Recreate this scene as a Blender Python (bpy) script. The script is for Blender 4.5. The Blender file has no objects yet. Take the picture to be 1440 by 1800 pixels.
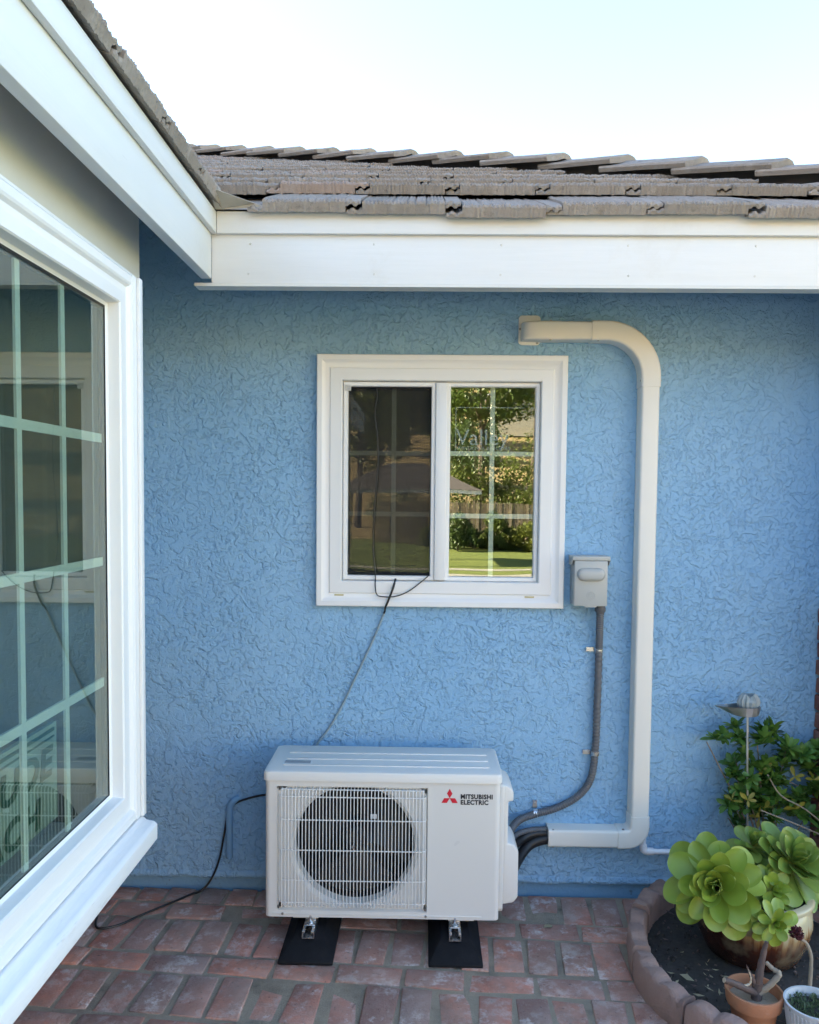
import bpy, bmesh, math, random
from mathutils import Vector, Matrix, Euler, noise
R = math.radians
rnd = random.Random(7)
scene = bpy.context.scene
COL = scene.collection

# ------------------------------------------------------------------ camera
CAM = Vector((0, -3.2, 1.575))
F_PX, CY = 1450.0, 949.1
PSI, TH, RHO = .017436, .0541985, .0097176
fw = Vector((-math.sin(PSI)*math.cos(TH), math.cos(PSI)*math.cos(TH), -math.sin(TH)))
r0 = Vector((math.cos(PSI), math.sin(PSI), 0)); u0 = r0.cross(fw)
rt = r0*math.cos(RHO) + u0*math.sin(RHO); up = u0*math.cos(RHO) - r0*math.sin(RHO)
cam = bpy.data.cameras.new('camera')
cam.sensor_fit = 'HORIZONTAL'; cam.sensor_width = 36
cam.lens = F_PX/1440*36
cam.shift_y = (CY-900)/1440
cam.clip_start = .05; cam.clip_end = 2000
camo = bpy.data.objects.new('camera', cam); COL.objects.link(camo)
camo.matrix_world = Matrix(((rt.x, up.x, -fw.x, CAM.x), (rt.y, up.y, -fw.y, CAM.y), (rt.z, up.z, -fw.z, CAM.z), (0, 0, 0, 1)))
scene.camera = camo
scene.render.resolution_x, scene.render.resolution_y = 819, 1024

# ------------------------------------------------------------------ sky, sun, exposure
SUN_EL, SUN_AZ = R(23), R(-84)
w = bpy.data.worlds.new('World'); scene.world = w; w.use_nodes = True
nt = w.node_tree
bg = nt.nodes['Background']; sky = nt.nodes.new('ShaderNodeTexSky')
sky.sky_type = 'NISHITA'; sky.sun_disc = False
sky.sun_elevation = SUN_EL; sky.sun_rotation = SUN_AZ
sky.air_density = 1.0; sky.dust_density = .8; sky.ozone_density = 1.0
nt.links.new(sky.outputs[0], bg.inputs[0]); bg.inputs[1].default_value = .05
S = Vector((math.sin(SUN_AZ)*math.cos(SUN_EL), math.cos(SUN_AZ)*math.cos(SUN_EL), math.sin(SUN_EL)))
sl = bpy.data.lights.new('sun', 'SUN'); sl.energy = 5.0; sl.angle = R(.5); sl.color = (1, .85, .66)
so = bpy.data.objects.new('sun', sl); COL.objects.link(so); so.rotation_euler = S.to_track_quat('Z', 'Y').to_euler()
so.location = S*30
scene.view_settings.view_transform = 'Standard'; scene.view_settings.look = 'None'
scene.view_settings.gamma = 1; scene.view_settings.exposure = 3.95

# ------------------------------------------------------------------ materials
MATS = {}
class N:
    """small node-tree helper"""
    def __init__(s, name):
        s.m = bpy.data.materials.new(name); s.m.use_nodes = True
        s.t = s.m.node_tree; s.b = s.t.nodes['Principled BSDF']; s.out = s.t.nodes['Material Output']
        s.tc = s.t.nodes.new('ShaderNodeTexCoord')
    def n(s, kind, **k):
        x = s.t.nodes.new('ShaderNode'+kind)
        for a, v in k.items(): setattr(x, a, v)
        return x
    def l(s, a, b): s.t.links.new(a, b)
    def noise(s, scale, detail=4, rough=.55, coord='Object', dist=0, stretch=None, off=None):
        x = s.n('TexNoise'); x.inputs['Scale'].default_value = scale; x.inputs['Detail'].default_value = detail
        x.inputs['Roughness'].default_value = rough; x.inputs['Distortion'].default_value = dist
        src = s.tc.outputs[coord]
        if stretch or off:
            mp = s.n('Mapping'); mp.inputs['Scale'].default_value = stretch or (1, 1, 1); s.l(src, mp.inputs[0]); src = mp.outputs[0]
            if off is not None: s.l(off, mp.inputs['Location'])
        s.l(src, x.inputs['Vector']); return x.outputs['Fac']
    def ramp(s, fac, stops, interp='LINEAR'):
        x = s.n('ValToRGB'); x.color_ramp.interpolation = interp
        el = x.color_ramp.elements
        while len(el) < len(stops): el.new(.5)
        for e, (p, c) in zip(el, stops):
            e.position = p; e.color = (*c, 1) if hasattr(c, '__len__') else (c, c, c, 1)
        s.l(fac, x.inputs[0]); return x.outputs[0]
    def mix(s, a, b, fac, blend='MIX'):
        x = s.n('Mix', data_type='RGBA', blend_type=blend)
        for i, v in ((0, fac), (6, a), (7, b)):
            if hasattr(v, 'is_output'): s.l(v, x.inputs[i])
            elif i: x.inputs[i].default_value = (*v, 1)
            else: x.inputs[i].default_value = v
        return x.outputs[2]
    def math(s, op, a, b=None):
        x = s.n('Math', operation=op)
        for i, v in enumerate((a, b)):
            if v is None: continue
            if hasattr(v, 'is_output'): s.l(v, x.inputs[i])
            else: x.inputs[i].default_value = v
        return x.outputs[0]
    def bump(s, h, strength=.5, dist=.01, prev=None):
        x = s.n('Bump'); x.inputs['Strength'].default_value = strength; x.inputs['Distance'].default_value = dist
        s.l(h, x.inputs['Height'])
        if prev: s.l(prev, x.inputs['Normal'])
        return x.outputs[0]
    def done(s, col=None, rough=None, metal=None, normal=None, spec=None):
        for nm, v in (('Base Color', col), ('Roughness', rough), ('Metallic', metal), ('Normal', normal), ('Specular IOR Level', spec)):
            if v is None: continue
            if hasattr(v, 'is_output'): s.l(v, s.b.inputs[nm])
            else: s.b.inputs[nm].default_value = (*v, 1) if hasattr(v, '__len__') else v
        MATS[s.m.name] = s.m; return s.m

def simple(name, col, rough=.5, metal=0., var=.12, scale=6, bump=0., bscale=60, spec=None):
    n = N(name)
    f = n.noise(scale, 5, .6)
    c = n.mix(tuple(x*(1-var) for x in col), tuple(min(1, x*(1+var)) for x in col), f)
    nm = n.bump(n.noise(bscale, 4), bump, .003) if bump else None
    r = n.ramp(n.noise(scale*2.3, 3), [(.3, max(0, rough-.08)), (.7, min(1, rough+.08))])
    return n.done(c, r, metal, nm, spec)

# painted stucco: trowelled plateaus with ragged edges
n = N('blue_stucco')
zone = n.ramp(n.noise(2.4, 4, .6), [(.36, .30), (.64, 1)])              # smoother and rougher passes of the trowel
big = n.noise(14, 4, .55, dist=.8)
plate = n.ramp(big, [(.45, 0), (.485, .85), (.62, 1)])
mid = n.noise(58, 3, .5, dist=.6)
mplate = n.ramp(mid, [(.40, 0), (.455, .8), (.60, 1)])
fine = n.noise(170, 3, .55, dist=.2)
vor = n.n('TexVoronoi', feature='DISTANCE_TO_EDGE'); vor.inputs['Scale'].default_value = 1.7
wob_ = n.n('TexNoise'); wob_.inputs['Scale'].default_value = 5; wob_.inputs['Detail'].default_value = 6; n.l(n.tc.outputs['Object'], wob_.inputs['Vector'])
vm = n.n('Mix', data_type='VECTOR'); vm.inputs[0].default_value = .16; n.l(n.tc.outputs['Object'], vm.inputs[4]); n.l(wob_.outputs['Color'], vm.inputs[5]); n.l(vm.outputs[1], vor.inputs['Vector'])
crack = n.math('MULTIPLY', n.ramp(vor.outputs['Distance'], [(.0, 1), (.0035, 0)]), n.ramp(n.noise(1.6, 3), [(.60, 0), (.68, .6)]))
h = n.math('ADD', n.math('MULTIPLY', plate, .50), n.math('MULTIPLY', n.math('MULTIPLY', mplate, zone), .72))
h = n.math('ADD', h, n.math('MULTIPLY', fine, .26))
h = n.math('SUBTRACT', h, n.math('MULTIPLY', crack, .4))
nm = n.bump(h, 1.0, .0062)
blotch = n.noise(1.5, 7, .68)
c = n.mix((.240, .435, .645), (.300, .495, .690), n.ramp(blotch, [(.32, 0), (.68, 1)]))
c = n.mix(c, (.38, .49, .59), n.ramp(n.noise(34, 6, .72), [(.62, 0), (.74, .5)]))       # rubbed high spots
c = n.mix(c, (.20, .30, .38), n.ramp(n.noise(3.2, 6, .7, stretch=(5, 5, .55)), [(.58, 0), (.76, .30)]))   # rain streaks
c = n.mix(c, (.10, .17, .24), n.math('MULTIPLY', crack, .3))
n.done(c, n.ramp(mid, [(.3, .66), (.7, .82)]), 0, nm, .25)

n = N('blue_footing')
c = n.mix((.16, .32, .48), (.20, .36, .53), n.noise(7, 5))
c = n.mix(c, (.10, .12, .12), n.ramp(n.noise(22, 6, .7), [(.62, 0), (.70, .8)]))
c = n.mix(c, (.6, .6, .56), n.ramp(n.noise(31, 5, .7, off=None), [(.70, 0), (.74, .9)]))
n.done(c, .7, 0, n.bump(n.noise(60, 5), .5, .006))

n = N('white_wood')       # painted eave boards: grain, small checks, grime
g = n.noise(9, 5, .6, stretch=(.6, .6, 9))
c = n.mix((.71, .71, .69), (.77, .77, .755), g)
c = n.mix(c, (.58, .53, .44), n.ramp(n.noise(2.6, 8, .75), [(.56, 0), (.80, .45)]))
c = n.mix(c, (.30, .27, .23), n.ramp(n.noise(70, 6, .8), [(.70, 0), (.77, .6)]))
c = n.mix(c, (.36, .34, .31), n.ramp(n.noise(5, 4, .7, stretch=(.5, .5, 26)), [(.735, 0), (.75, .7)]))      # open grain checks
n.done(c, n.ramp(g, [(.3, .42), (.7, .6)]), 0, n.bump(g, .15, .004))

n = N('white_vinyl')
c = n.mix((.765, .76, .745), (.81, .805, .795), n.noise(3, 4))
c = n.mix(c, (.60, .57, .50), n.ramp(n.noise(5, 6, .7), [(.64, 0), (.80, .30)]))
n.done(c, n.ramp(n.noise(8, 4), [(.3, .28), (.7, .42)]))
n = N('weathered_sill')
c = n.mix((.78, .78, .78), (.84, .84, .84), n.noise(3, 4))
c = n.mix(c, (.45, .41, .35), n.ramp(n.noise(9, 7, .75, stretch=(4, .5, 4)), [(.60, 0), (.72, .6)]))
n.done(c, .5, 0, n.bump(n.noise(18, 5, stretch=(4, .6, 4)), .25, .006))
simple('nail_paint', (.62, .60, .55), .6)
simple('cream_panel', (.66, .65, .61), .55, var=.06)
simple('ac_coat', (.70, .68, .64), .34, var=.03, scale=2)
simple('ac_lid', (.73, .71, .67), .36, var=.03, scale=2)
simple('ac_wire', (.74, .74, .72), .35, var=.04)
simple('black_plastic', (.008, .008, .010), .45, var=.3)
simple('dark_metal', (.03, .03, .034), .4, var=.3)
simple('duct_plastic', (.76, .73, .66), .40, var=.03, scale=3)
simple('grey_box', (.42, .43, .41), .38, var=.05, scale=5)
simple('emboss_grey', (.36, .37, .36), .4, var=.05)
simple('pvc_white', (.80, .80, .82), .3, var=.03)
simple('zinc', (.62, .64, .66), .3, 1.0, var=.2, scale=30)
simple('galvanised', (.66, .68, .70), .38, 1.0, var=.15, scale=14)
simple('painted_flashing', (.40, .375, .33), .45, 0, var=.12, scale=9)
simple('screw_steel', (.35, .34, .32), .4, 1.0, var=.2)
simple('cable_black', (.012, .012, .013), .45, var=.2)
simple('cable_painted', (.25, .33, .37), .7, var=.25, scale=25)
simple('pipe_blue', (.17, .34, .53), .6, var=.08, scale=12)
simple('print_red', (.60, .012, .035), .4, var=.04)
simple('print_black', (.015, .015, .02), .4, var=.1)
simple('soil', (.045, .038, .033), .95, var=.6, scale=40, bump=1., bscale=90)
simple('white_pot_glaze', (.62, .64, .66), .35, var=.1, scale=12)
simple('room_wall', (.22, .21, .19), .8)
simple('room_floor', (.06, .05, .045), .8)
simple('fan_blade', (.010, .010, .012), .5, var=.2)
simple('muntin_green', (.62, .63, .58), .45, var=.03)
simple('wood_deck', (.20, .17, .14), .8, var=.3, scale=9)
simple('screen_frame', (.55, .55, .54), .4, var=.05)
simple('dry_leaf', (.30, .26, .16), .8, var=.4, scale=30)
simple('sticker_grey', (.30, .31, .32), .4, var=.2, scale=80)
simple('sticker_white', (.72, .73, .73), .4, var=.04)
simple('gold_slot', (.50, .43, .22), .5)

n = N('rubber_block')
n.done(n.mix((.008, .008, .010), (.020, .020, .022), n.noise(30, 5)), .62, 0, n.bump(n.noise(140, 4), .35, .003), .12)

n = N('flex_conduit')
wv = n.n('TexNoise'); wv.inputs['Scale'].default_value = 20
n.done(n.mix((.085, .09, .10), (.13, .135, .145), n.noise(18, 4)), .5)

n = N('bay_glass_sign_board'); MATS[n.m.name] = n.m
n.done((.30, .36, .31), .6)
simple('sign_green', (.035, .10, .065), .6)

def glass(name, tint, ior, rough=0., wob=0.):
    n = N(name); n.t.nodes.remove(n.b)
    tr = n.n('BsdfTransparent'); tr.inputs[0].default_value = (*tint, 1)
    gl = n.n('BsdfGlossy'); gl.inputs['Roughness'].default_value = rough; gl.inputs[0].default_value = (.95, 1, .96, 1)
    lw = n.n('LayerWeight'); fr = n.n('Math', operation='MULTIPLY_ADD')      # Schlick reflectance, same from both sides
    n.l(n.math('POWER', lw.outputs['Facing'], 5.), fr.inputs[0]); fr.inputs[1].default_value = 1-ior; fr.inputs[2].default_value = ior
    lw.inputs['Blend'].default_value = .5
    if wob:
        b = n.bump(n.noise(2.0, 2, .4), wob, .01); n.l(b, gl.inputs['Normal'])
    mx = n.n('MixShader'); n.l(fr.outputs[0], mx.inputs[0]); n.l(tr.outputs[0], mx.inputs[1]); n.l(gl.outputs[0], mx.inputs[2])
    n.l(mx.outputs[0], n.out.inputs[0]); MATS[name] = n.m
glass('window_glass', (.90, .93, .90), .11, 0, .10)
glass('bay_glass', (.84, .91, .87), .085)
n = N('insect_screen'); n.t.nodes.remove(n.b)     # fine dark mesh, half open
tr = n.n('BsdfTransparent'); df = n.n('BsdfDiffuse'); df.inputs[0].default_value = (.045, .044, .043, 1)
mx = n.n('MixShader'); mx.inputs[0].default_value = .40
n.l(tr.outputs[0], mx.inputs[1]); n.l(df.outputs[0], mx.inputs[2]); n.l(mx.outputs[0], n.out.inputs[0]); MATS['insect_screen'] = n.m
n = N('frosted_lettering'); n.t.nodes.remove(n.b)
tr = n.n('BsdfTransparent'); df = n.n('BsdfDiffuse'); df.inputs[0].default_value = (.7, .8, .74, 1)
mx = n.n('MixShader'); mx.inputs[0].default_value = .17
n.l(tr.outputs[0], mx.inputs[1]); n.l(df.outputs[0], mx.inputs[2]); n.l(mx.outputs[0], n.out.inputs[0]); MATS['frosted_lettering'] = n.m

def brick_mat(name, cols, stain, stain_col=(.42, .38, .37), gray=.35):
    n = N(name)
    oi = n.n('ObjectInfo')
    comb = n.n('CombineXYZ'); k = n.math('MULTIPLY', oi.outputs['Random'], 37.)
    for i in range(3): n.l(k, comb.inputs[i])
    base = n.ramp(oi.outputs['Random'], [(i/(len(cols)-1), c) for i, c in enumerate(cols)])
    def nz(sc, d=6, r=.65, st=None): return n.noise(sc, d, r, stretch=st or (1, 1, 1), off=comb.outputs[0])
    c = n.mix(base, (.29, .155, .12), n.ramp(nz(9), [(.38, .75), (.62, 0)]))
    c = n.mix(c, (.40, .30, .25), n.ramp(nz(4, 5), [(.44, 0), (.76, gray*1.2)]))
    c = n.mix(c, stain_col, n.ramp(nz(13, 7, .75), [(.56-stain, 0), (.74, .85)]))
    geo = n.n('NewGeometry'); wn = n.n('TexNoise'); wn.inputs['Scale'].default_value = 2.6; wn.inputs['Detail'].default_value = 7; wn.inputs['Roughness'].default_value = .72; n.l(geo.outputs['Position'], wn.inputs['Vector'])
    wn2 = n.n('TexNoise'); wn2.inputs['Scale'].default_value = 6.5; wn2.inputs['Detail'].default_value = 8; wn2.inputs['Roughness'].default_value = .75; n.l(geo.outputs['Position'], wn2.inputs['Vector'])
    if gray > .2:
        c = n.mix(c, (.31, .25, .20), n.ramp(wn.outputs[0], [(.46, 0), (.70, .6)]))
        c = n.mix(c, (.78, .72, .68), n.ramp(wn2.outputs[0], [(.56, 0), (.66, .8)]))
    c = n.mix(c, (.06, .05, .045), n.ramp(nz(70, 4), [(.62, 0), (.72, .75)]))
    c = n.mix(c, tuple(.45*x+.30 for x in stain_col), n.ramp(nz(150, 5, .8), [(.60, 0), (.70, .55)]))
    c = n.mix(c, (.13, .09, .07), n.ramp(nz(26, 7, .8), [(.60, 0), (.70, .6)]))
    if gray > .2: c = n.mix(c, (.56, .44, .38), n.ramp(nz(7, 6, .7), [(.42, 0), (.72, .42)]))
    hh = n.math('ADD', nz(45, 6), n.math('MULTIPLY', nz(170, 4), .4))
    return n.done(c, .85, 0, n.bump(hh, .8, .006), .25)
brick_mat('paving_brick', [(.62, .22, .14), (.44, .20, .155), (.70, .27, .17), (.30, .20, .175), (.60, .235, .15), (.50, .27, .21), (.66, .24, .15)], .05, stain_col=(.72, .62, .56))
brick_mat('wall_brick', [(.30, .09, .06), (.22, .08, .06), (.33, .12, .08)], -.06, gray=.1)

n = N('mortar_bed')
c = n.mix((.32, .255, .185), (.55, .45, .34), n.noise(40, 7, .75))
c = n.mix(c, (.10, .09, .07), n.ramp(n.noise(5, 6, .7), [(.52, 0), (.7, .7)]))
c = n.mix(c, (.66, .58, .46), n.ramp(n.noise(230, 4, .7), [(.60, 0), (.68, .6)]))
n.done(c, .95, 0, n.bump(n.noise(150, 6, .75), 1., .010))

n = N('roof_tile_concrete')
oi = n.n('ObjectInfo'); comb = n.n('CombineXYZ'); k = n.math('MULTIPLY', oi.outputs['Random'], 51.)
for i in range(3): n.l(k, comb.inputs[i])
base = n.ramp(oi.outputs['Random'], [(0, (.25, .215, .18)), (.5, (.30, .262, .225)), (.88, (.32, .275, .235)), (1, (.35, .26, .21))])
c = n.mix(base, (.42, .38, .34), n.ramp(n.noise(14, 6, .7, off=comb.outputs[0], stretch=(1, 1, 1)), [(.50, 0), (.72, .6)]))
c = n.mix(c, (.09, .075, .06), n.ramp(n.noise(30, 6, .7, off=comb.outputs[0], stretch=(1, 1, 1)), [(.58, 0), (.74, .7)]))
n.done(c, .9, 0, n.bump(n.noise(120, 5, .7), .7, .006), .2)

n = N('edging_concrete')
oi = n.n('ObjectInfo')
c = n.mix((.42, .26, .21), (.52, .35, .29), n.noise(10, 6, .7))
c = n.mix(c, (.24, .16, .135), n.ramp(n.noise(5, 5), [(.52, 0), (.68, .7)]))
c = n.mix(c, (.42, .36, .33), n.ramp(n.noise(50, 6, .75), [(.64, 0), (.74, .5)]))
n.done(c, .92, 0, n.bump(n.math('ADD', n.noise(110, 6, .75), n.math('MULTIPLY', n.noise(34, 5), .8)), 1., .010))

n = N('glazed_pot')       # cream glaze over brown, runny border
sx = n.n('SeparateXYZ'); n.l(n.tc.outputs['Object'], sx.inputs[0])
ang = n.math('ARCTAN2', sx.outputs[1], sx.outputs[0])
cmb = n.n('CombineXYZ'); n.l(ang, cmb.inputs[0])
dr = n.n('TexNoise'); dr.inputs['Scale'].default_value = 9; dr.inputs['Detail'].default_value = 5; n.l(cmb.outputs[0], dr.inputs['Vector'])
side = n.math('MULTIPLY', n.math('SUBTRACT', n.math('MULTIPLY', sx.outputs[0], -1), .06), .75)
edge = n.math('ADD', n.math('ADD', sx.outputs[2], n.math('MULTIPLY', dr.outputs[0], -.15)), n.math('MULTIPLY', n.math('MAXIMUM', side, 0), -1.))
c = n.ramp(edge, [(.0, (.05, .018, .012)), (.025, (.10, .03, .014)), (.05, (.30, .17, .07)), (.075, (.46, .40, .25))])
c = n.mix(c, (.52, .45, .28), n.ramp(n.noise(8, 4), [(.5, 0), (.8, .5)]))
n.done(c, .25)

n = N('terracotta')
c = n.mix((.42, .17, .085), (.50, .23, .12), n.noise(9, 5))
c = n.mix(c, (.55, .40, .32), n.ramp(n.noise(16, 6, .7), [(.58, 0), (.78, .5)]))
n.done(c, .85, 0, n.bump(n.noise(130, 4), .3, .003))

def leaf_mat(name, c0, c1, rough=.35, tip=None, trans=.25, cells=8):
    n = N(name)
    oi = n.n('ObjectInfo')
    c = n.mix(c0, c1, oi.outputs['Random'])
    c = n.mix(c, tuple(x*.75 for x in c0), n.ramp(n.noise(cells, 4), [(.35, .7), (.65, 0)]))
    c = n.mix(c, (.30, .22, .09), n.ramp(n.noise(38, 6, .75), [(.66, 0), (.74, .55)]))
    if tip:
        g = n.n('SeparateXYZ'); n.l(n.tc.outputs['Generated'], g.inputs[0])
        c = n.mix(c, tip, n.ramp(g.outputs[1], [(.0, .6), (.35, 0), (.9, 0), (1, .3)]))
    n.done(c, rough, 0)
    n.b.inputs['Subsurface Weight'].default_value = .0
    tl = n.n('BsdfTranslucent'); n.l(c, tl.inputs[0])
    mx = n.n('MixShader'); mx.inputs[0].default_value = trans
    n.l(n.b.outputs[0], mx.inputs[1]); n.l(tl.outputs[0], mx.inputs[2]); n.l(mx.outputs[0], n.out.inputs[0])
    return n.m
leaf_mat('aeonium_leaf', (.26, .375, .04), (.36, .45, .07), .36, tip=(.42, .47, .12), trans=.12)
leaf_mat('aeonium_leaf_dark', (.20, .31, .05), (.27, .36, .07), .38, tip=(.36, .33, .10), trans=.12)
leaf_mat('shrub_leaf', (.085, .20, .035), (.16, .29, .055), .4)
leaf_mat('shrub_leaf_yellow', (.30, .30, .04), (.36, .27, .05), .45)
leaf_mat('yard_leaf', (.10, .15, .025), (.19, .20, .03), .5, trans=.35)
leaf_mat('yard_leaf_dark', (.05, .09, .02), (.08, .12, .025), .5, trans=.3)
leaf_mat('groundcover_leaf', (.10, .16, .07), (.16, .20, .10), .6)
simple('twig', (.20, .16, .12), .8, var=.3, scale=40)
simple('dry_stem', (.11, .075, .065), .75, var=.45, scale=40, bump=.6)
simple('dry_stem_pale', (.30, .25, .19), .75, var=.35, scale=40, bump=.4)
simple('cut_end', (.55, .45, .32), .8, var=.15)
simple('dead_bloom', (.075, .012, .016), .7, var=.5, scale=60)
simple('bark', (.10, .075, .055), .9, var=.4, scale=14, bump=.8)
simple('ornament_stone', (.27, .31, .31), .6, var=.3, scale=50, bump=.7)
n = N('fence_wood'); oi = n.n('ObjectInfo')
n.done(n.mix((.22, .16, .10), (.46, .35, .23), oi.outputs['Random']), .85)
simple('tan_hill', (.44, .31, .14), .95, var=.25, scale=.2)
simple('neighbour_wall', (.62, .58, .48), .8)
simple('neighbour_roof', (.12, .10, .09), .85)
simple('hedge_soil', (.12, .08, .05), .95)
simple('path_concrete', (.42, .38, .32), .9, scale=3)
n = N('lawn_grass')
c = n.mix((.13, .19, .03), (.24, .25, .05), n.noise(.7, 6, .65))
n.done(c, .9, 0, n.bump(n.noise(40, 4), .8, .03))

# ------------------------------------------------------------------ mesh helpers
WO = {}            # world origin of each object (parents are never rotated)
class MB:
    def __init__(s): s.v = []; s.f = []; s.mi = []
    def add(s, vs, fs, mi=0):
        o = len(s.v); s.v += [Vector(v) for v in vs]; s.f += [[i+o for i in f] for f in fs]; s.mi += [mi]*len(fs); return s
    def box(s, x0, x1, y0, y1, z0, z1, mi=0):
        v = [(x, y, z) for z in (z0, z1) for y in (y0, y1) for x in (x0, x1)]
        return s.add(v, [(0, 2, 3, 1), (4, 5, 7, 6), (0, 1, 5, 4), (2, 6, 7, 3), (0, 4, 6, 2), (1, 3, 7, 5)], mi)
    def tube(s, path, r, n=8, caps=True, mi=0):
        P = [Vector(p) for p in path]; rs = r if hasattr(r, '__len__') else [r]*len(P)
        o = len(s.v); a = None
        for i, p in enumerate(P):
            t = (P[min(i+1, len(P)-1)]-P[max(i-1, 0)]).normalized()
            if a is None: a = t.orthogonal().normalized()
            a = (a-t*a.dot(t)).normalized(); b = t.cross(a)
            for k in range(n):
                q = 2*math.pi*k/n; s.v.append(p+(a*math.cos(q)+b*math.sin(q))*rs[i])
        for i in range(len(P)-1):
            for k in range(n):
                s.f.append([o+i*n+k, o+i*n+(k+1) % n, o+(i+1)*n+(k+1) % n, o+(i+1)*n+k]); s.mi.append(mi)
        if caps:
            s.f.append([o+k for k in range(n)][::-1]); s.f.append([o+(len(P)-1)*n+k for k in range(n)]); s.mi += [mi, mi]
        return s
    def lathe(s, c, prof, n=40, mi=0, sx=1, sy=1):
        o = len(s.v)
        for (r, z) in prof:
            for k in range(n):
                q = 2*math.pi*k/n; s.v.append(Vector((c[0]+r*sx*math.cos(q), c[1]+r*sy*math.sin(q), c[2]+z)))
        for i in range(len(prof)-1):
            for k in range(n):
                s.f.append([o+i*n+k, o+i*n+(k+1) % n, o+(i+1)*n+(k+1) % n, o+(i+1)*n+k]); s.mi.append(mi)
        return s
    def loft(s, rings, closed=True, caps=True, mi=0):
        o = len(s.v); n = len(rings[0])
        for r in rings: s.v += [Vector(p) for p in r]
        for i in range(len(rings)-1):
            for k in range(n if closed else n-1):
                s.f.append([o+i*n+k, o+i*n+(k+1) % n, o+(i+1)*n+(k+1) % n, o+(i+1)*n+k]); s.mi.append(mi)
        if caps:
            s.f.append([o+k for k in range(n)][::-1]); s.f.append([o+(len(rings)-1)*n+k for k in range(n)]); s.mi += [mi, mi]
        return s
    def disc(s, c, r, axis='y', n=24, mi=0):
        vs = []
        for k in range(n):
            q = 2*math.pi*k/n; a, b = r*math.cos(q), r*math.sin(q)
            vs.append({'y': (c[0]+a, c[1], c[2]+b), 'z': (c[0]+a, c[1]+b, c[2]), 'x': (c[0], c[1]+a, c[2]+b)}[axis])
        return s.add(vs, [list(range(n))], mi)
    def mesh(s, name, mats, o=(0, 0, 0), bevel=0, seg=2, smooth=35, recalc=True):
        o = Vector(o); me = bpy.data.meshes.new(name)
        me.from_pydata([v-o for v in s.v], [], s.f)
        for m in (mats if isinstance(mats, (list, tuple)) else [mats]): me.materials.append(MATS[m])
        me.polygons.foreach_set('material_index', s.mi)
        if bevel or recalc:
            bm = bmesh.new(); bm.from_mesh(me)
            if recalc: bmesh.ops.recalc_face_normals(bm, faces=bm.faces)
            if bevel:
                es = [e for e in bm.edges if len(e.link_faces) == 2 and e.calc_face_angle(0) > R(30)]
                bmesh.ops.bevel(bm, geom=es, offset=bevel, segments=seg, profile=.5, affect='EDGES', clamp_overlap=True)
            bm.to_mesh(me); bm.free()
        if smooth:
            me.shade_smooth(); me.set_sharp_from_angle(angle=R(smooth))
        me.update(); return me
    def build(s, name, mats, parent=None, o=None, **k):
        if o is None:
            o = WO[parent.name] if parent else Vector([sum(c)/len(s.v) for c in zip(*s.v)])
        return link(name, s.mesh(name, mats, o, **k), o, parent)
def link(name, data, loc, parent=None, rot=None, scale=None):
    ob = bpy.data.objects.new(name, data); COL.objects.link(ob)
    loc = Vector(loc); WO[ob.name] = loc
    if parent: ob.parent = parent; ob.location = loc-WO[parent.name]
    else: ob.location = loc
    if rot is not None: ob.rotation_euler = rot
    if scale is not None: ob.scale = scale
    return ob
def tag(o, label, cat=None, group=None, kind=None):
    if label: o['label'] = label
    if cat: o['category'] = cat
    if group: o['group'] = group
    if kind: o['kind'] = kind
    return o
def thing(name, loc, label, cat, group=None): return tag(link(name, None, loc), label, cat, group)
def spline(pts, n=8):
    P = [Vector(p) for p in pts]; P = [P[0]*2-P[1]]+P+[P[-1]*2-P[-2]]; out = []
    for i in range(1, len(P)-2):
        a, b, c, d = P[i-1:i+3]
        for k in range(n):
            t = k/n
            out.append(.5*((2*b)+(c-a)*t+(2*a-5*b+4*c-d)*t*t+(3*b-a-3*c+d)*t**3))
    return out+[P[-2]]
def frame_rings(mb, u0, u1, v0, v1, prof, mp, mi=0):
    """mitred frame: prof = [(inset, depth)], mp maps (u, v, depth) to the world"""
    rings = [[mp(u0+i, v0+i, d), mp(u1-i, v0+i, d), mp(u1-i, v1-i, d), mp(u0+i, v1-i, d)] for i, d in prof]
    o = len(mb.v); mb.v += [Vector(p) for r in rings for p in r]
    for a in range(len(rings)-1):
        for k in range(4):
            mb.f.append([o+a*4+k, o+a*4+(k+1) % 4, o+a*4+4+(k+1) % 4, o+a*4+4+k]); mb.mi.append(mi)
    return mb
def text_mesh(name, body, size, mat, bold=0., extrude=.0004, sx=1., shear=0., spacing=1.):
    cu = bpy.data.curves.new(name, 'FONT'); cu.body = body; cu.size = size; cu.extrude = extrude; cu.offset = bold
    cu.shear = shear; cu.space_character = spacing; cu.resolution_u = 3
    ob = bpy.data.objects.new('tmp', cu); COL.objects.link(ob)
    dg = bpy.context.evaluated_depsgraph_get(); me = bpy.data.meshes.new_from_object(ob.evaluated_get(dg))
    bpy.data.objects.remove(ob)
    for v in me.vertices: v.co.x *= sx
    me.materials.clear(); me.materials.append(MATS[mat]); me.name = name
    return me

# ================================================================== SETTING
# ---- ground, patio
mb = MB(); g = 24
for j in range(g+1):
    for i in range(g+1):
        mb.v.append(Vector((-400+800*i/g, -600+800*j/g, -.62)))
for j in range(g):
    for i in range(g): mb.f.append([j*(g+1)+i, j*(g+1)+i+1, (j+1)*(g+1)+i+1, (j+1)*(g+1)+i]); mb.mi.append(0)
tag(mb.build('lawn', 'lawn_grass', o=(0, 0, -.62)), None, kind='structure')
mb = MB().box(-1.60, 4.5, -7.5, -.012, -.66, -.0045)
patio = tag(mb.build('patio', 'mortar_bed', o=(0, 0, 0), smooth=0), None, kind='structure')

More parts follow.
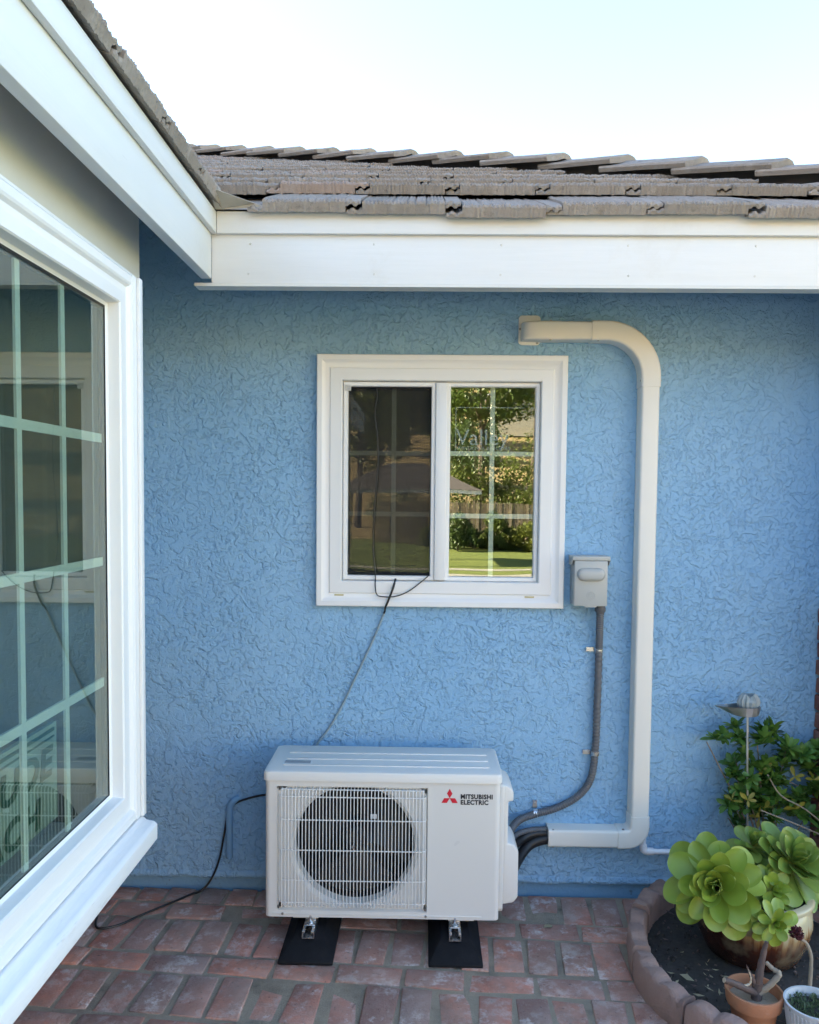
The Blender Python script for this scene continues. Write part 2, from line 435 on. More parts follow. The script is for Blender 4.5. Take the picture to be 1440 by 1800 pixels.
def brick_meshes(name, L, W, H, mat, nv=6, jit=.004, bev=.007):
    out = []
    for q in range(nv):
        rr = random.Random(q+91); m = MB(); nx, ny = 4, 3
        bm = bmesh.new()
        bmesh.ops.create_cube(bm, size=1)
        bmesh.ops.scale(bm, vec=(L, W, H), verts=bm.verts)
        for v in bm.verts: v.co += Vector((rr.uniform(-jit, jit), rr.uniform(-jit, jit), rr.uniform(-.002, .002)))
        es = [e for e in bm.edges]
        bmesh.ops.bevel(bm, geom=es, offset=bev*rr.uniform(.7, 1.3), segments=2, profile=.6, affect='EDGES')
        for v in bm.verts: v.co += Vector((rr.uniform(-1, 1), rr.uniform(-1, 1), rr.uniform(-.6, .6)))*.0013
        me = bpy.data.meshes.new(name); bm.to_mesh(me); bm.free(); me.materials.append(MATS[mat])
        me.shade_smooth(); me.set_sharp_from_angle(angle=R(50)); out.append(me)
    return out
BR = brick_meshes('brick', .206, .103, .06, 'paving_brick', 9, .007, .006)
ANG = -.073; ca, sa = math.cos(ANG), math.sin(ANG)
def patio_pt(a, b): return Vector((a*ca-b*sa, a*sa+b*ca, 0))     # course coordinates, origin at (0,0)
def lay(a, b, soldier):
    p = patio_pt(a, b)
    hx, hy = (.0495, .1015) if soldier else (.1015, .0495)
    xa, xb, ya, yb = max(p.x-hx, -1.236), min(p.x+hx, 2.2), p.y-hy, min(p.y+hy, -.004)
    if xb-xa < .03 or yb-ya < .025: return           # cut to fit against wall and wing
    c = Vector(((xa+xb)/2, (ya+yb)/2, 0)); fx, fy = (xb-xa)/(2*hx), (yb-ya)/(2*hy)
    if (c-Vector((1.155, -.55, 0))).length < .36: return
    z = -.030+rnd.uniform(-.004, .003)
    j = (rnd.uniform(.965, 1.01), rnd.uniform(.95, 1.01))
    link('brick', rnd.choice(BR), (c.x, c.y, z), patio,
         rot=(rnd.gauss(0, .009), rnd.gauss(0, .009), ANG*min(1, fy)+(math.pi/2 if soldier else 0)+rnd.gauss(0, .020)+rnd.choice((0, math.pi))),
         scale=(j[0]*(fy if soldier else fx), j[1]*(fx if soldier else fy), 1))
s1 = -.195                       # far edge of the first stretcher course at x = 0
for k in range(-2, 5):
    top = s1-.337*k
    off = rnd.uniform(0, .2)
    a = -1.8+off
    while a < 2.1: lay(a, top-.051, False); a += .2175+rnd.uniform(-.003, .003)
    a = -1.8+rnd.uniform(0, .1)
    while a < 2.1: lay(a, top-.102-.117, True); a += .117+rnd.uniform(-.003, .004)
# cut bricks fill the wedge against the wall
# ================================================================== HOUSE
house = thing('house', (0, 0, 0), 'blue stucco house with brown tile roof and white eaves', 'house')
WX0, WX1, WZ0, WZ1 = -.352, .480, 1.206, 2.047     # wall opening of the small window
RIGHT = 1.535
# stucco wall with an opening
def wall_grid(xs, zs, skip, y0, y1):
    m = MB()
    for i in range(len(xs)-1):
        for j in range(len(zs)-1):
            if (i, j) in skip: continue
            m.add([(xs[i], y0, zs[j]), (xs[i+1], y0, zs[j]), (xs[i+1], y0, zs[j+1]), (xs[i], y0, zs[j+1])], [(0, 1, 2, 3)])
    i, j = list(skip)[0]
    a, b, c, d = xs[i], xs[i+1], zs[j], zs[j+1]
    m.add([(a, y0, c), (b, y0, c), (b, y0, d), (a, y0, d), (a, y1, c), (b, y1, c), (b, y1, d), (a, y1, d)], [(0, 1, 5, 4), (1, 2, 6, 5), (2, 3, 7, 6), (3, 0, 4, 7)])
    x0, x1, z0, z1 = xs[0], xs[-1], zs[0], zs[-1]
    m.add([(x0, y0, z0), (x1, y0, z0), (x1, y1, z0), (x0, y1, z0)], [(0, 1, 2, 3)])
    return m
wall_grid([-1.24, WX0, WX1, 3.2], [.047, WZ0, WZ1, 2.70], {(1, 1)}, 0, .12).build('stucco_wall', 'blue_stucco', house, smooth=0, recalc=False)
MB().box(-1.24, 3.2, .014, .14, -.06, .047).build('footing', 'blue_footing', house, smooth=0)
# rest of the shell, keeps the sun out of the rooms
sh = MB()
lp = MB(); rows = []
for i in range(121):
    x = -1.24+2.85*i/120; k = noise.noise(Vector((x*9, 0, 0)))*.006; rows.append([(x, -.0005, .075), (x, -.009+k*.4, .060+k), (x, -.008+k*.4, .048+k), (x, .012, .044+k)])
lp.loft(rows, closed=False, caps=False); lp.build('drip_edge', 'blue_stucco', house, smooth=80)
sh.box(-8, 3.2, 8.9, 9.0, -.6, 2.6); sh.box(3.1, 3.2, .13, 8.9, -.6, 2.6); sh.box(-8.1, -8, -9, 9, -.6, 2.6); sh.box(-8, -1.3, -9.1, -9, -.6, 2.6)
sh.build('rear_wall', 'blue_stucco', house, smooth=0)
# dark room behind the small window
rm = MB(); X0, X1, Y0, Y1, Z0, Z1 = -1.15, 1.6, .125, 3.2, .15, 2.45
rm.add([(X0, Y1, Z0), (X1, Y1, Z0), (X1, Y1, Z1), (X0, Y1, Z1)], [(0, 1, 2, 3)])
rm.add([(X0, Y0, Z0), (X0, Y1, Z0), (X0, Y1, Z1), (X0, Y0, Z1)], [(0, 1, 2, 3)])
rm.add([(X1, Y0, Z0), (X1, Y1, Z0), (X1, Y1, Z1), (X1, Y0, Z1)], [(0, 1, 2, 3)])
rm.add([(X0, Y0, Z1), (X1, Y0, Z1), (X1, Y1, Z1), (X0, Y1, Z1)], [(0, 1, 2, 3)])
rm.add([(X0, Y0, Z0), (X1, Y0, Z0), (X1, Y1, Z0), (X0, Y1, Z0)], [(0, 1, 2, 3)], 1)
rm.build('room', ['room_wall', 'room_floor'], house, smooth=0)
# side wing wall and its brick base
SW = -1.24
MB().box(SW-.12, SW, -6, .0, 1.0, 2.70).build('side_wall', 'blue_stucco', house, smooth=0)
bb = MB().box(SW-.12, SW-.012, -6, -.002, -.1, 1.0).build('brick_base', 'mortar_bed', house, smooth=0)
WB = brick_meshes('brick', .195, .058, .03, 'wall_brick', 5, .002, .004)
for r in range(10):
    y = -.11-(.105 if r % 2 else 0)
    while y > -1.75:
        link('brick', rnd.choice(WB), (SW-.008+rnd.uniform(-.001, .001), y, .035+r*.068), bb, rot=(0, R(90), R(90)) if 0 else Euler((R(90), 0, R(90))))
        y -= .205
# brick pier at the right edge
pr = MB().box(RIGHT+.012, RIGHT+.6, -.34, -.003, -.05, 2.5).build('brick_pier', 'mortar_bed', house, smooth=0)
for r in range(17):
    yy = (-.055, -.215) if r % 2 else (-.105, -.285)
    for q, y in enumerate(yy):
        o = link('brick', rnd.choice(WB), (RIGHT+.006, y, .04+r*.068), pr, rot=Euler((R(90), 0, R(90))), scale=((.52 if (q == 0 and r % 2) or (q == 1 and not r % 2) else 1), 1, 1))
MB().box(RIGHT-.004, RIGHT+.62, -.36, -.002, 1.19, 2.5).build('pier_stucco', 'blue_stucco', house, smooth=0)

# ---- eaves: two boards each side
EY, EX = -.5, -.695
FB, FM, FT = 2.255, 2.408, 2.478
MB().box(EX-.002, 3.2, EY, EY+.034, FB, FT-.004).build('fascia_board', 'white_wood', house, bevel=.003)
MB().box(EX+.020, 3.2, EY-.018, EY-.001, FM, FT).build('fascia_trim', 'white_wood', house, bevel=.003)
MB().box(EX-.034, EX, -6, EY-.004, FB+.012, FT-.004).build('fascia_board', 'white_wood', house, bevel=.003)
MB().box(EX+.001, EX+.019, -6, EY-.006, FM, FT).build('fascia_trim', 'white_wood', house, bevel=.003)
for k in range(9):
    for z in (FB+.03, FB+.125): MB().tube([(EX+.12+k*.406+rnd.uniform(-.01, .01), EY-.0008, z), (EX+.12+k*.406, EY+.004, z)], .0038, 8).build('nail_head', 'nail_paint', house)
# plywood strip under the back board seen as a thin grey edge
MB().box(EX-.055, 3.2, EY-.006, EY+.05, FB-.011, FB-.001).build('fascia_cap', 'cream_panel', house)

# ---- roof decks (one closed skin over both wings)
SL = .43
def zdeck(d): return 2.697+SL*(-.53+d)+.02        # d = distance in from the eave edge
TM = 6.0
ev, ex = EY-.03, EX+.03
dk = MB()
XC = 2.08
P_ = lambda x, y, d: (x, y, zdeck(d)-.02)
D1 = .385
def zl(d): return 2.446+.42*d
# eave strips, kept low under the first course
dk.add([(ex-.05, ev+.05, zl(.05)), (XC, ev+.05, zl(.05)), (XC-D1, ev+D1, zl(D1)), (ex-D1, ev+D1, zl(D1))], [(0, 1, 2, 3)])
dk.add([(ex-.05, -6, zl(.05)), (ex-.05, ev+.05, zl(.05)), (ex-D1, ev+D1, zl(D1)), (ex-D1, -6, zl(D1))], [(0, 1, 2, 3)])
dk.add([(ex-D1, ev+D1, zl(D1)), (XC-D1, ev+D1, zl(D1)), P_(XC-D1, ev+D1, D1), P_(ex-D1, ev+D1, D1)], [(0, 1, 2, 3)])
dk.add([(ex-D1, -6, zl(D1)), (ex-D1, ev+D1, zl(D1)), P_(ex-D1, ev+D1, D1), P_(ex-D1, -6, D1)], [(0, 1, 2, 3)])
# back slope between valley and hip
dk.add([P_(ex-D1, ev+D1, D1), P_(XC-D1, ev+D1, D1), P_(XC-TM, ev+TM, TM), P_(ex-TM, ev+TM, TM)], [(0, 1, 2, 3)])
# side slope
dk.add([P_(ex-D1, -6, D1), P_(ex-D1, ev+D1, D1), P_(ex-TM, ev+TM, TM), P_(ex-TM, -6, TM)], [(0, 1, 2, 3)])
# right slope past the hip, rear slope and far slope
dk.add([P_(XC, ev, 0), P_(XC, 11, 0), P_(XC-TM, 11, TM), P_(XC-TM, ev+TM, TM)], [(0, 1, 2, 3)])
dk.add([P_(ex-TM, -6, TM), P_(ex-TM, ev+TM, TM), P_(ex-2*TM, ev+TM, 0), P_(ex-2*TM, -6, 0)], [(0, 1, 2, 3)])
dk.add([P_(ex-2*TM, ev+TM, 0), P_(ex-TM, ev+TM, TM), P_(XC-TM, ev+TM, TM), P_(XC-TM, 11, TM), P_(ex-2*TM, 11, 0)], [(0, 1, 2, 3, 4)])
deck = dk.build('roof_deck', 'wood_deck', house, smooth=0)

# ---- concrete roof tiles
TW = .315
def tile_meshes(nv=6):
    out = []
    for q in range(nv):
        rr = random.Random(q+5); m = MB(); nx = 44; Lt = .40; th = .036; xl, xr = -TW/2+.052, TW/2-.0015
        def ribbed(xs, lo_f, hi_f, lo_b, hi_b):
            bf = [(x, rr.uniform(-.002, .002), lo_f(i)) for i, x in enumerate(xs)]
            tf = [(x, .004+rr.uniform(-.003, .004), hi_f(i)) for i, x in enumerate(xs)]
            mf = [(x, rr.uniform(-.003, .001), hi_f(i)-.006-rr.uniform(0, .0015)) for i, x in enumerate(xs)]
            md = [(x, .05+rr.uniform(-.008, .008), hi_f(i)+.001) for i, x in enumerate(xs)]
            tb = [(x, Lt, hi_b+(hi_f(i)-.036)*(1 if len(xs) > 9 else 0)) for i, x in enumerate(xs)]; bb_ = [(x, Lt, lo_b) for x in xs]
            m.loft([bb_, bf, mf, tf, md, tb], closed=False, caps=False)
            for e in (0, len(xs)-1): m.add([bb_[e], bf[e], mf[e], tf[e], md[e], tb[e]], [(0, 1, 2, 3, 4, 5)])
        rib = [th+(.0030 if i % 2 else -.0016)+rr.uniform(-.0022, .0018)+.003*noise.noise(Vector((i*.45, q*7, 0))) for i in range(nx+1)]
        ribbed([xl+(xr-xl)*i/nx for i in range(nx+1)], lambda i: rr.uniform(-.0015, .0015), lambda i: rib[i], 0, th-.006)
        # interlock: lower lip on the left, hooked upper tab over the next tile's lip on the right
        zz = [.012, .012, .018, .018, .011, .011, .018, .018]; xs = [xl-.050+.0505*i/7 for i in range(8)]
        ribbed(xs, lambda i: 0, lambda i: zz[i]+rr.uniform(-.001, .001), 0, .012)
        xs = [xr+.0005+.048*i/7 for i in range(8)]
        ribbed(xs, lambda i: zz[i]+.0055, lambda i: th+rr.uniform(-.003, .003), .022, th-.006)
        out.append(m.mesh('roof_tile', 'roof_tile_concrete', smooth=20))
    return out
TILES = tile_meshes()
main_roof = MB().add([P_(ex+.1, ev+.1, .1), P_(XC-.2, ev+.1, .1), P_(XC-.2-.3, ev+.4, .4), P_(ex-.2, ev+.4, .4)], [(0, 1, 2, 3)])
for v in main_roof.v: v.z += .012
main_roof = main_roof.build('main_roof', 'wood_deck', house, smooth=0)
EXPO = .305
tilt = math.atan(SL)-.075
for r in range(14):
    yf = -.55+EXPO*r
    zt = 2.771+SL*yf-.036                    # underside of the front edge
    if r == 0: zt = 2.462
    xa = ex-.05-(yf-ev)-.02; xb = XC-(yf-ev)-.06
    x = -3.4+(.16 if r % 2 else .045)+rnd.uniform(-.01, .01)
    if r == 0: x = -3.4+.1505
    while x < 2.5:
        if x-TW/2 > xa-.02 and x+TW/2 < xb+.06:
            link('roof_tile', rnd.choice(TILES), (x, yf+rnd.uniform(-.006, .006), zt+rnd.uniform(-.002, .003)-(.012 if r == 0 and x > .0 and int(x*3) % 3 == 0 else 0)), main_roof,
                 rot=(math.atan(.345) if r else math.atan(.42), rnd.gauss(0, .003), rnd.gauss(0, .006)))
        x += TW
# hip caps
def cap_mesh():
    m = MB(); L = .43; rings = []; th = .024
    for y, w, hh in ((0, .150, .056), (.008, .151, .060), (.20, .148, .059), (L-.01, .140, .057), (L, .140, .051)):
        up_ = [(-w, 0), (-w+.003, .010), (-w*.5, hh*.55), (-.018, hh*.97), (0, hh), (.018, hh*.97), (w*.5, hh*.55), (w-.003, .010), (w, 0)]
        dn = [(a*.95, b-th) for a, b in up_[1:-1]][::-1]
        rings.append([(a, y+noise.noise(Vector((a*30, y*9, 1)))*.004, b+noise.noise(Vector((a*25, y*12, 5)))*.003) for a, b in up_+dn])
    m.loft(rings); return m.mesh('hip_cap', 'roof_tile_concrete', smooth=40)
CAP = cap_mesh()
hip_dir = Vector((-1, 1, SL)).normalized()
for k in range(-1, 17):
    t = .674+.249*(k-1)
    p = Vector((XC-t, ev-.02+t, 2.771+SL*(ev-.02+t)+.016))
    yv = Vector((hip_dir.x, hip_dir.y, hip_dir.z-.075)).normalized()
    xv = yv.cross(Vector((0, 0, 1))).normalized(); zv = xv.cross(yv)
    M = Matrix((xv, yv, zv)).transposed()
    link('hip_cap', CAP, p, main_roof, rot=(M.to_euler()[0], M.to_euler()[1]+rnd.gauss(0, .02), M.to_euler()[2]+rnd.gauss(0, .025)))
# nailing board under the hip caps
hb_ = MB(); q = []
for t in (.06, TM-.1):
    c = Vector((XC-t, ev+t, 0)); n2 = Vector((1, 1, 0)).normalized()*.02; zz_ = 2.771+SL*(ev+t)
    q.append([(c-n2)+Vector((0, 0, zz_-.10)), (c+n2)+Vector((0, 0, zz_-.10)), (c+n2)+Vector((0, 0, zz_+.030)), (c-n2)+Vector((0, 0, zz_+.030))])
hb_.loft(q); hb_.build('hip_board', 'wood_deck', main_roof, smooth=0)
# side roof: tile butts along the left eave, a few courses up
side_roof = MB().add([P_(ex-.1, -5.9, .1), P_(ex-.1, ev-.1, .1), P_(ex-.4, ev-.1, .4), P_(ex-.4, -5.9, .4)], [(0, 1, 2, 3)])
for v in side_roof.v: v.z += .012
side_roof = side_roof.build('side_roof', 'wood_deck', house, smooth=0)
for r in range(4):
    xf = EX+.040-EXPO*r
    zt = 2.480+SL*EXPO*r*.98+(.03 if r else 0)
    y = ev+.02+EXPO*r-(TW*.5 if r % 2 else 0)-TW*.5
    while y > -3.4:
        M = Matrix.Rotation(R(90), 3, 'Z') @ Matrix.Rotation(tilt, 3, 'X')
        link('roof_tile', rnd.choice(TILES), (xf+rnd.uniform(-.006, .006), y, zt+rnd.uniform(-.003, .004)), side_roof,
             rot=(tilt, rnd.gauss(0, .008), R(90)+rnd.gauss(0, .01)))
        y -= TW
# valley flashing: folded sheet metal tongue at the inner corner
vf = MB()
zt_ = FT+.0015
a0 = Vector((EX+.020, EY-.030, zt_)); a1 = Vector((EX+.235, EY-.030, zt_)); a2 = Vector((EX+.16, EY+.22, zt_+.10)); a3 = Vector((EX-.25, EY+.25, zt_+.115))
b1 = Vector((EX+.030, EY-.16, zt_+.024)); b2 = Vector((EX-.20, EY-.10, zt_+.10)); e1 = Vector((EX+.15, EY-.042, zt_+.014)); e2 = Vector((EX+.20, EY-.04, zt_+.002))
top = [a0, a1, a2, a3, b1, b2, e1, e2]
for dz_ in (0, -.0012): vf.v += [v+Vector((0, 0, dz_)) for v in top]
for F_ in ([0, 1, 2, 3], [0, 3, 5, 4], [0, 4, 6, 7]): vf.f.append(F_); vf.f.append([8+i for i in F_[::-1]]); vf.mi += [0, 0]
for i, j in ((0, 1), (4, 0), (4, 6), (6, 7)): vf.f.append([i, j, j+8, i+8]); vf.mi.append(0)
vf.build('valley_flashing', 'painted_flashing', house, smooth=0)

# ================================================================== SMALL WINDOW (part of the house)
FR = [(0, 0), (0, -.026), (.003, -.029), (.020, -.029), (.026, -.026), (.036, -.020), (.050, -.018), (.053, -.023), (.095, -.023), (.098, -.020), (.100, .012), (.104, .012)]
wmap = lambda a, b, d: (a, d, b)
U0, U1, V0, V1 = -.416, .541, 1.143, 2.110
win = frame_rings(MB(), U0, U1, V0, V1, FR, wmap).build('window', 'white_vinyl', house, o=(U0, 0, V0), smooth=25)
IU0, IU1, IV0, IV1 = U0+.104, U1-.104, V0+.104, V1-.104
def slab(mb, u0, u1, v0, v1, d0, d1): return mb.box(u0, u1, min(d0, d1), max(d0, d1), v0, v1)
MC = .060                                    # centre of the meeting stile
slab(MB(), .041, .083, IV0, IV1, -.018, .05).build('mullion', 'white_vinyl', win, bevel=.003)
frame_rings(MB(), IU0-.003, .042, IV0-.003, IV1+.003, [(0, .010), (0, -.004), (.004, -.008), (.015, -.008), (.018, -.004), (.018, .03)], wmap).build('screen_frame', 'white_vinyl', win, smooth=25)
frame_rings(MB(), .083, IU1+.003, IV0-.003, IV1+.003, [(0, .012), (0, .002), (.012, .002), (.015, .006), (.015, .03)], wmap).build('sash', 'white_vinyl', win, smooth=25)
frame_rings(MB(), IU0-.003, .060, IV0-.003, IV1+.003, [(0, .05), (0, .035), (.014, .035), (.017, .04), (.017, .06)], wmap).build('sash', 'white_vinyl', win, smooth=25)
slab(MB(), .096, IU1-.009, IV0+.009, IV1-.009, .022, .0225).build('pane', 'window_glass', win, smooth=0)
slab(MB(), IU0+.010, .044, IV0+.010, IV1-.010, .050, .0505).build('pane', 'window_glass', win, smooth=0)
def bars(prefix, u0, u1, us, vs, dep, wid=.018):
    for a in us: slab(MB(), a-wid/2, a+wid/2, IV0+.008, IV1-.008, dep, dep+.006).build('muntin', 'muntin_green', win, smooth=0)
    for b in vs: slab(MB(), u0, u1, b-wid/2, b+wid/2, dep-.001, dep+.0052).build('muntin', 'muntin_green', win, smooth=0)
bars('r', .096, IU1-.009, [.262], [1.739, 1.496], .030)
bars('l', IU0+.010, .044, [-.122], [1.739, 1.500], .058)
# insect screen with spline, corner key and loose lower edge
slab(MB(), IU0+.013, .026, IV0+.014, IV1-.014, .012, .0124).build('screen_mesh', 'insect_screen', win, smooth=0)
sp = MB()
sp.tube([(IU0+.014, .006, IV1-.018), (.025, .006, IV1-.017)], .0030, 6); sp.tube([(.025, .006, IV1-.017), (.025, .006, IV0+.018)], .0035, 6)
sp.tube(spline([(IU0+.012, .004, IV0+.030), (-.20, .004, IV0+.021), (-.05, .006, IV0+.017), (.025, .006, IV0+.016)], 6), .0035, 6)
sp.build('screen_spline', 'black_plastic', win)
k = MB(); frame_rings(k, IU0+.004, IU0+.026, IV1-.032, IV1-.010, [(0, .0), (0, -.012), (.003, -.013), (.006, -.012), (.006, -.009), (.011, -.009)], wmap)
k.build('corner_key', 'screen_frame', win)
for a in (-.327, .410):
    slab(MB(), a-.018, a+.018, V0+.040, V0+.046, -.0215, -.018).build('weep_cover', 'gold_slot', win, bevel=.001)
# window maker's lettering, frosted on the inner face of the fixed pane
t1 = text_mesh('lettering', 'Valley', .088, 'frosted_lettering', extrude=.0001, sx=.98); link('lettering', t1, (.120, .0215, 1.772), win, rot=(R(90), 0, 0))
t2 = text_mesh('lettering', 'WINDOWS & DOORS', .021, 'frosted_lettering', extrude=.0001, sx=1.02); link('lettering', t2, (.122, .0215, 1.752), win, rot=(R(90), 0, 0))
fr = MB(); slab(fr, .118, .1205, 1.745, 1.915, .0213, .0215); slab(fr, .118, .385, 1.915, 1.9175, .0213, .0215); fr.build('decal_border', 'frosted_lettering', win, smooth=0)

# ================================================================== BAY WINDOW (part of the house)
GX = -.815; BY0, BY1 = -2.75, -1.005; BZ0, BZ1 = .690, 2.142
bmap = lambda a, b, d: (GX+.042-.0-d, a, b)       # d grows inward
BP = [(0, .03), (0, .0), (.004, -.003), (.022, -.003), (.028, 0), (.034, .008), (.048, .010), (.052, .004), (.082, .004), (.085, .008), (.087, .036), (.095, .040)]
bay = frame_rings(MB(), BY0, BY1, BZ0, BZ1, BP, bmap).build('bay_window', 'white_vinyl', house, o=(GX, BY1, BZ0), smooth=25)
# box that carries it: corner post, header panel, sill
MB().box(SW, GX+.040, BY1+.001, BY1+.036, BZ0-.02, BZ1-.002).build('side_panel', 'white_wood', bay, bevel=.002)
cp = MB(); cp.box(GX+.041, GX+.047, BY1-.020, BY1+.042, BZ0, BZ1); cp.box(GX+.047, GX+.056, BY1+.006, BY1+.030, BZ0, BZ1)
cp.build('corner_trim', 'white_vinyl', bay, bevel=.002)
MB().box(GX-.062, GX-.030, BY0, -.748, BZ1+.011, 2.52).build('header', 'cream_panel', bay, bevel=.002)
MB().box(GX-.064, GX+.038, BY0, BY1+.038, BZ1+.001, BZ1+.010).build('head_board', 'white_wood', bay, bevel=.002)
so_ = MB()
pf = [(SW, BZ0-.045), (GX+.080, BZ0-.045), (GX+.089, BZ0-.040), (GX+.089, BZ0+.002), (GX+.081, BZ0+.010), (GX+.060, BZ0+.014), (GX+.048, BZ0+.024), (GX+.030, BZ0+.026), (SW, BZ0+.026)]
pf = [(a, b-.028) for a, b in pf]
so_.loft([[(a, y, b) for a, b in pf] for y in (BY0-.02, BY1+.022)])
so_.build('sill', 'weathered_sill', bay, bevel=.003)
MB().box(SW, GX+.02, BY0, BY1+.02, BZ0-.12, BZ0-.075).build('sill_support', 'white_wood', bay)
gy0, gy1, gz0, gz1 = BY0+.09, BY1-.088, BZ0+.088, BZ1-.095
MB().box(GX-.0006, GX, gy0, gy1, gz0, gz1).build('pane', 'bay_glass', bay, smooth=0)
gk = MB(); frame_rings(gk, gy0-.003, gy1+.003, gz0-.003, gz1+.003, [(0, .0), (.009, .0), (.009, .02)], lambda a, b, d: (GX+.0012-d, a, b)); gk.build('gasket', 'black_plastic', bay)
ys = [-1.323-.208*k for k in range(0, 7)]
for y in ys: MB().box(GX-.014, GX-.008, y-.010, y+.010, gz0, gz1).build('muntin', 'muntin_green', bay, smooth=0)
for z in (1.712, 1.398, 1.086): MB().box(GX-.0135, GX-.0075, gy0, gy1-.012, z-.011, z+.011).build('muntin', 'muntin_green', bay, smooth=0)
br = MB(); X0, X1, Y0, Y1, Z0, Z1 = -4.2, GX-.03, -2.9, BY1-.04, BZ0-.08, 2.28
br.add([(X0, Y0, Z0), (X0, Y1, Z0), (X0, Y1, Z1), (X0, Y0, Z1)], [(0, 1, 2, 3)])
br.add([(X0, Y1, Z0), (X1, Y1, Z0), (X1, Y1, Z1), (X0, Y1, Z1)], [(0, 1, 2, 3)])
br.add([(X0, Y0, Z0), (X1, Y0, Z0), (X1, Y0, Z1), (X0, Y0, Z1)], [(0, 1, 2, 3)])
br.add([(X0, Y0, Z0), (X1, Y0, Z0), (X1, Y1, Z0), (X0, Y1, Z0)], [(0, 1, 2, 3)], 1)
br.add([(X0, Y0, Z1), (X1, Y0, Z1), (X1, Y1, Z1), (X0, Y1, Z1)], [(0, 1, 2, 3)])
br.add([(X1+.01, Y0, Z0), (X1+.01, Y1, Z0), (X1+.01, Y1, gz0), (X1+.01, Y0, gz0)], [(0, 1, 2, 3)])
br.build('bay_room', ['room_wall', 'room_floor'], house, smooth=0)
# beach sign standing inside the bay, behind the glass
SX = GX-.075
sg = thing('beach_sign', (SX, -1.60, gz0), 'green lettered NUDE BEACH sign standing behind the bay window glass', 'sign')
MB().box(SX-.012, SX, -2.02, -1.235, gz0+.002, 1.018).build('board', 'bay_glass_sign_board', sg, smooth=0)
bd = MB(); bd.box(SX, SX+.002, -2.0, -1.25, 1.000, 1.008); bd.box(SX, SX+.002, -2.0, -1.25, .985, .989); bd.build('border', 'sign_green', sg, smooth=0)
for body, sz, y, z in (('NUDE', .098, -1.615, .900), ('BEACH', .094, -1.715, .795)):
    t = text_mesh('lettering', body, sz, 'sign_green', bold=.0035, sx=1.25, shear=.12, spacing=1.06); link('lettering', t, (SX+.002, y, z), sg, rot=Euler((R(90), 0, R(90))))

# ================================================================== AIR CONDITIONER
AX0, AX1, AY0, AY1, AZ0, AZ1 = -.541, .274, -.405, -.112, .102, .585
ac = thing('outdoor_air_conditioner', ((AX0+AX1)/2, (AY0+AY1)/2, AZ0-.012), 'white outdoor air conditioner with round fan grille below the small window', 'air conditioner')
def rrect(x0, x1, y0, y1, r, n=5):
    out = []
    for cx, cy, a in ((x1-r, y1-r, 0), (x0+r, y1-r, 90), (x0+r, y0+r, 180), (x1-r, y0+r, 270)):
        for k in range(n+1): q = R(a+90*k/n); out.append((cx+r*math.cos(q), cy+r*math.sin(q)))
    return out
# cabinet skin: rounded box, front panel with stamped recess and round air outlet
cb = MB(); rr_ = .018
ring = rrect(AX0, AX1, AY0, AY1, rr_)
fi = [i for i, p in enumerate(ring) if abs(p[1]-AY0) < 1e-6]
a_, b_ = fi[0], fi[-1]           # left and right end of the flat front
nn = len(ring)
z0, z1 = AZ0, AZ1
for i in range(nn):
    j = (i+1) % nn
    if {i, j} == {a_, b_}: continue
    cb.add([(*ring[i], z0), (*ring[j], z0), (*ring[j], z1), (*ring[i], z1)], [(0, 1, 2, 3)])
cb.add([(*p, z0) for p in ring], [list(range(nn))[::-1]])
GX0, GX1, GZ0, GZ1 = -.499, .024, .126, .566
FC = Vector((-.232, 0, .352)); FRD = .213
rec = AY0+.014
ox0, ox1 = AX0+rr_, AX1-rr_
outer = [(ox0, AY0, z0), (ox1, AY0, z0), (ox1, AY0, z1), (ox0, AY0, z1)]
rin = [(GX0, AY0, GZ0), (GX1, AY0, GZ0), (GX1, AY0, GZ1), (GX0, AY0, GZ1)]
rbk = [(x+s*.005, rec, z+t*.005) for (x, y, z), s, t in zip(rin, (1, -1, -1, 1), (1, 1, -1, -1))]
cb.loft([outer, rin, rbk], caps=False)
# recess floor to circle
M_ = 64; sq = []; ci = []; ci2 = []; ci3 = []
for k in range(M_):
    q = 2*math.pi*(k+.5)/M_; dx, dz = math.cos(q), math.sin(q)
    tx = ((rbk[1][0] if dx > 0 else rbk[0][0])-FC.x)/dx if abs(dx) > 1e-6 else 1e9
    tz = ((rbk[2][2] if dz > 0 else rbk[0][2])-FC.z)/dz if abs(dz) > 1e-6 else 1e9
    t = min(tx, tz); sq.append((FC.x+dx*t, rec, FC.z+dz*t))
    rmin = min(FRD+.012, t-.002)
    ci.append((FC.x+dx*rmin, rec+.002, FC.z+dz*rmin)); ci2.append((FC.x+dx*(FRD-.002), rec+.014, FC.z+dz*(FRD-.002))); ci3.append((FC.x+dx*(FRD-.006), rec+.05, FC.z+dz*(FRD-.006)))
cb.loft([sq, ci, ci2, ci3], caps=False)
cb.build('cabinet', 'ac_coat', ac, smooth=30)
fs = MB(); fs.loft([ci3, [(x, rec+.17, z) for x, y, z in ci3]], caps=False); fs.disc((FC.x, rec+.168, FC.z), FRD, 'y', 48); fs.build('fan_housing', 'black_plastic', ac, smooth=30)
# low bead along the foot of the front
MB().box(AX0+.025, AX1-.06, AY0-.003, AY0+.002, AZ0+.010, AZ0+.013).build('base_bead', 'ac_coat', ac, bevel=.001)
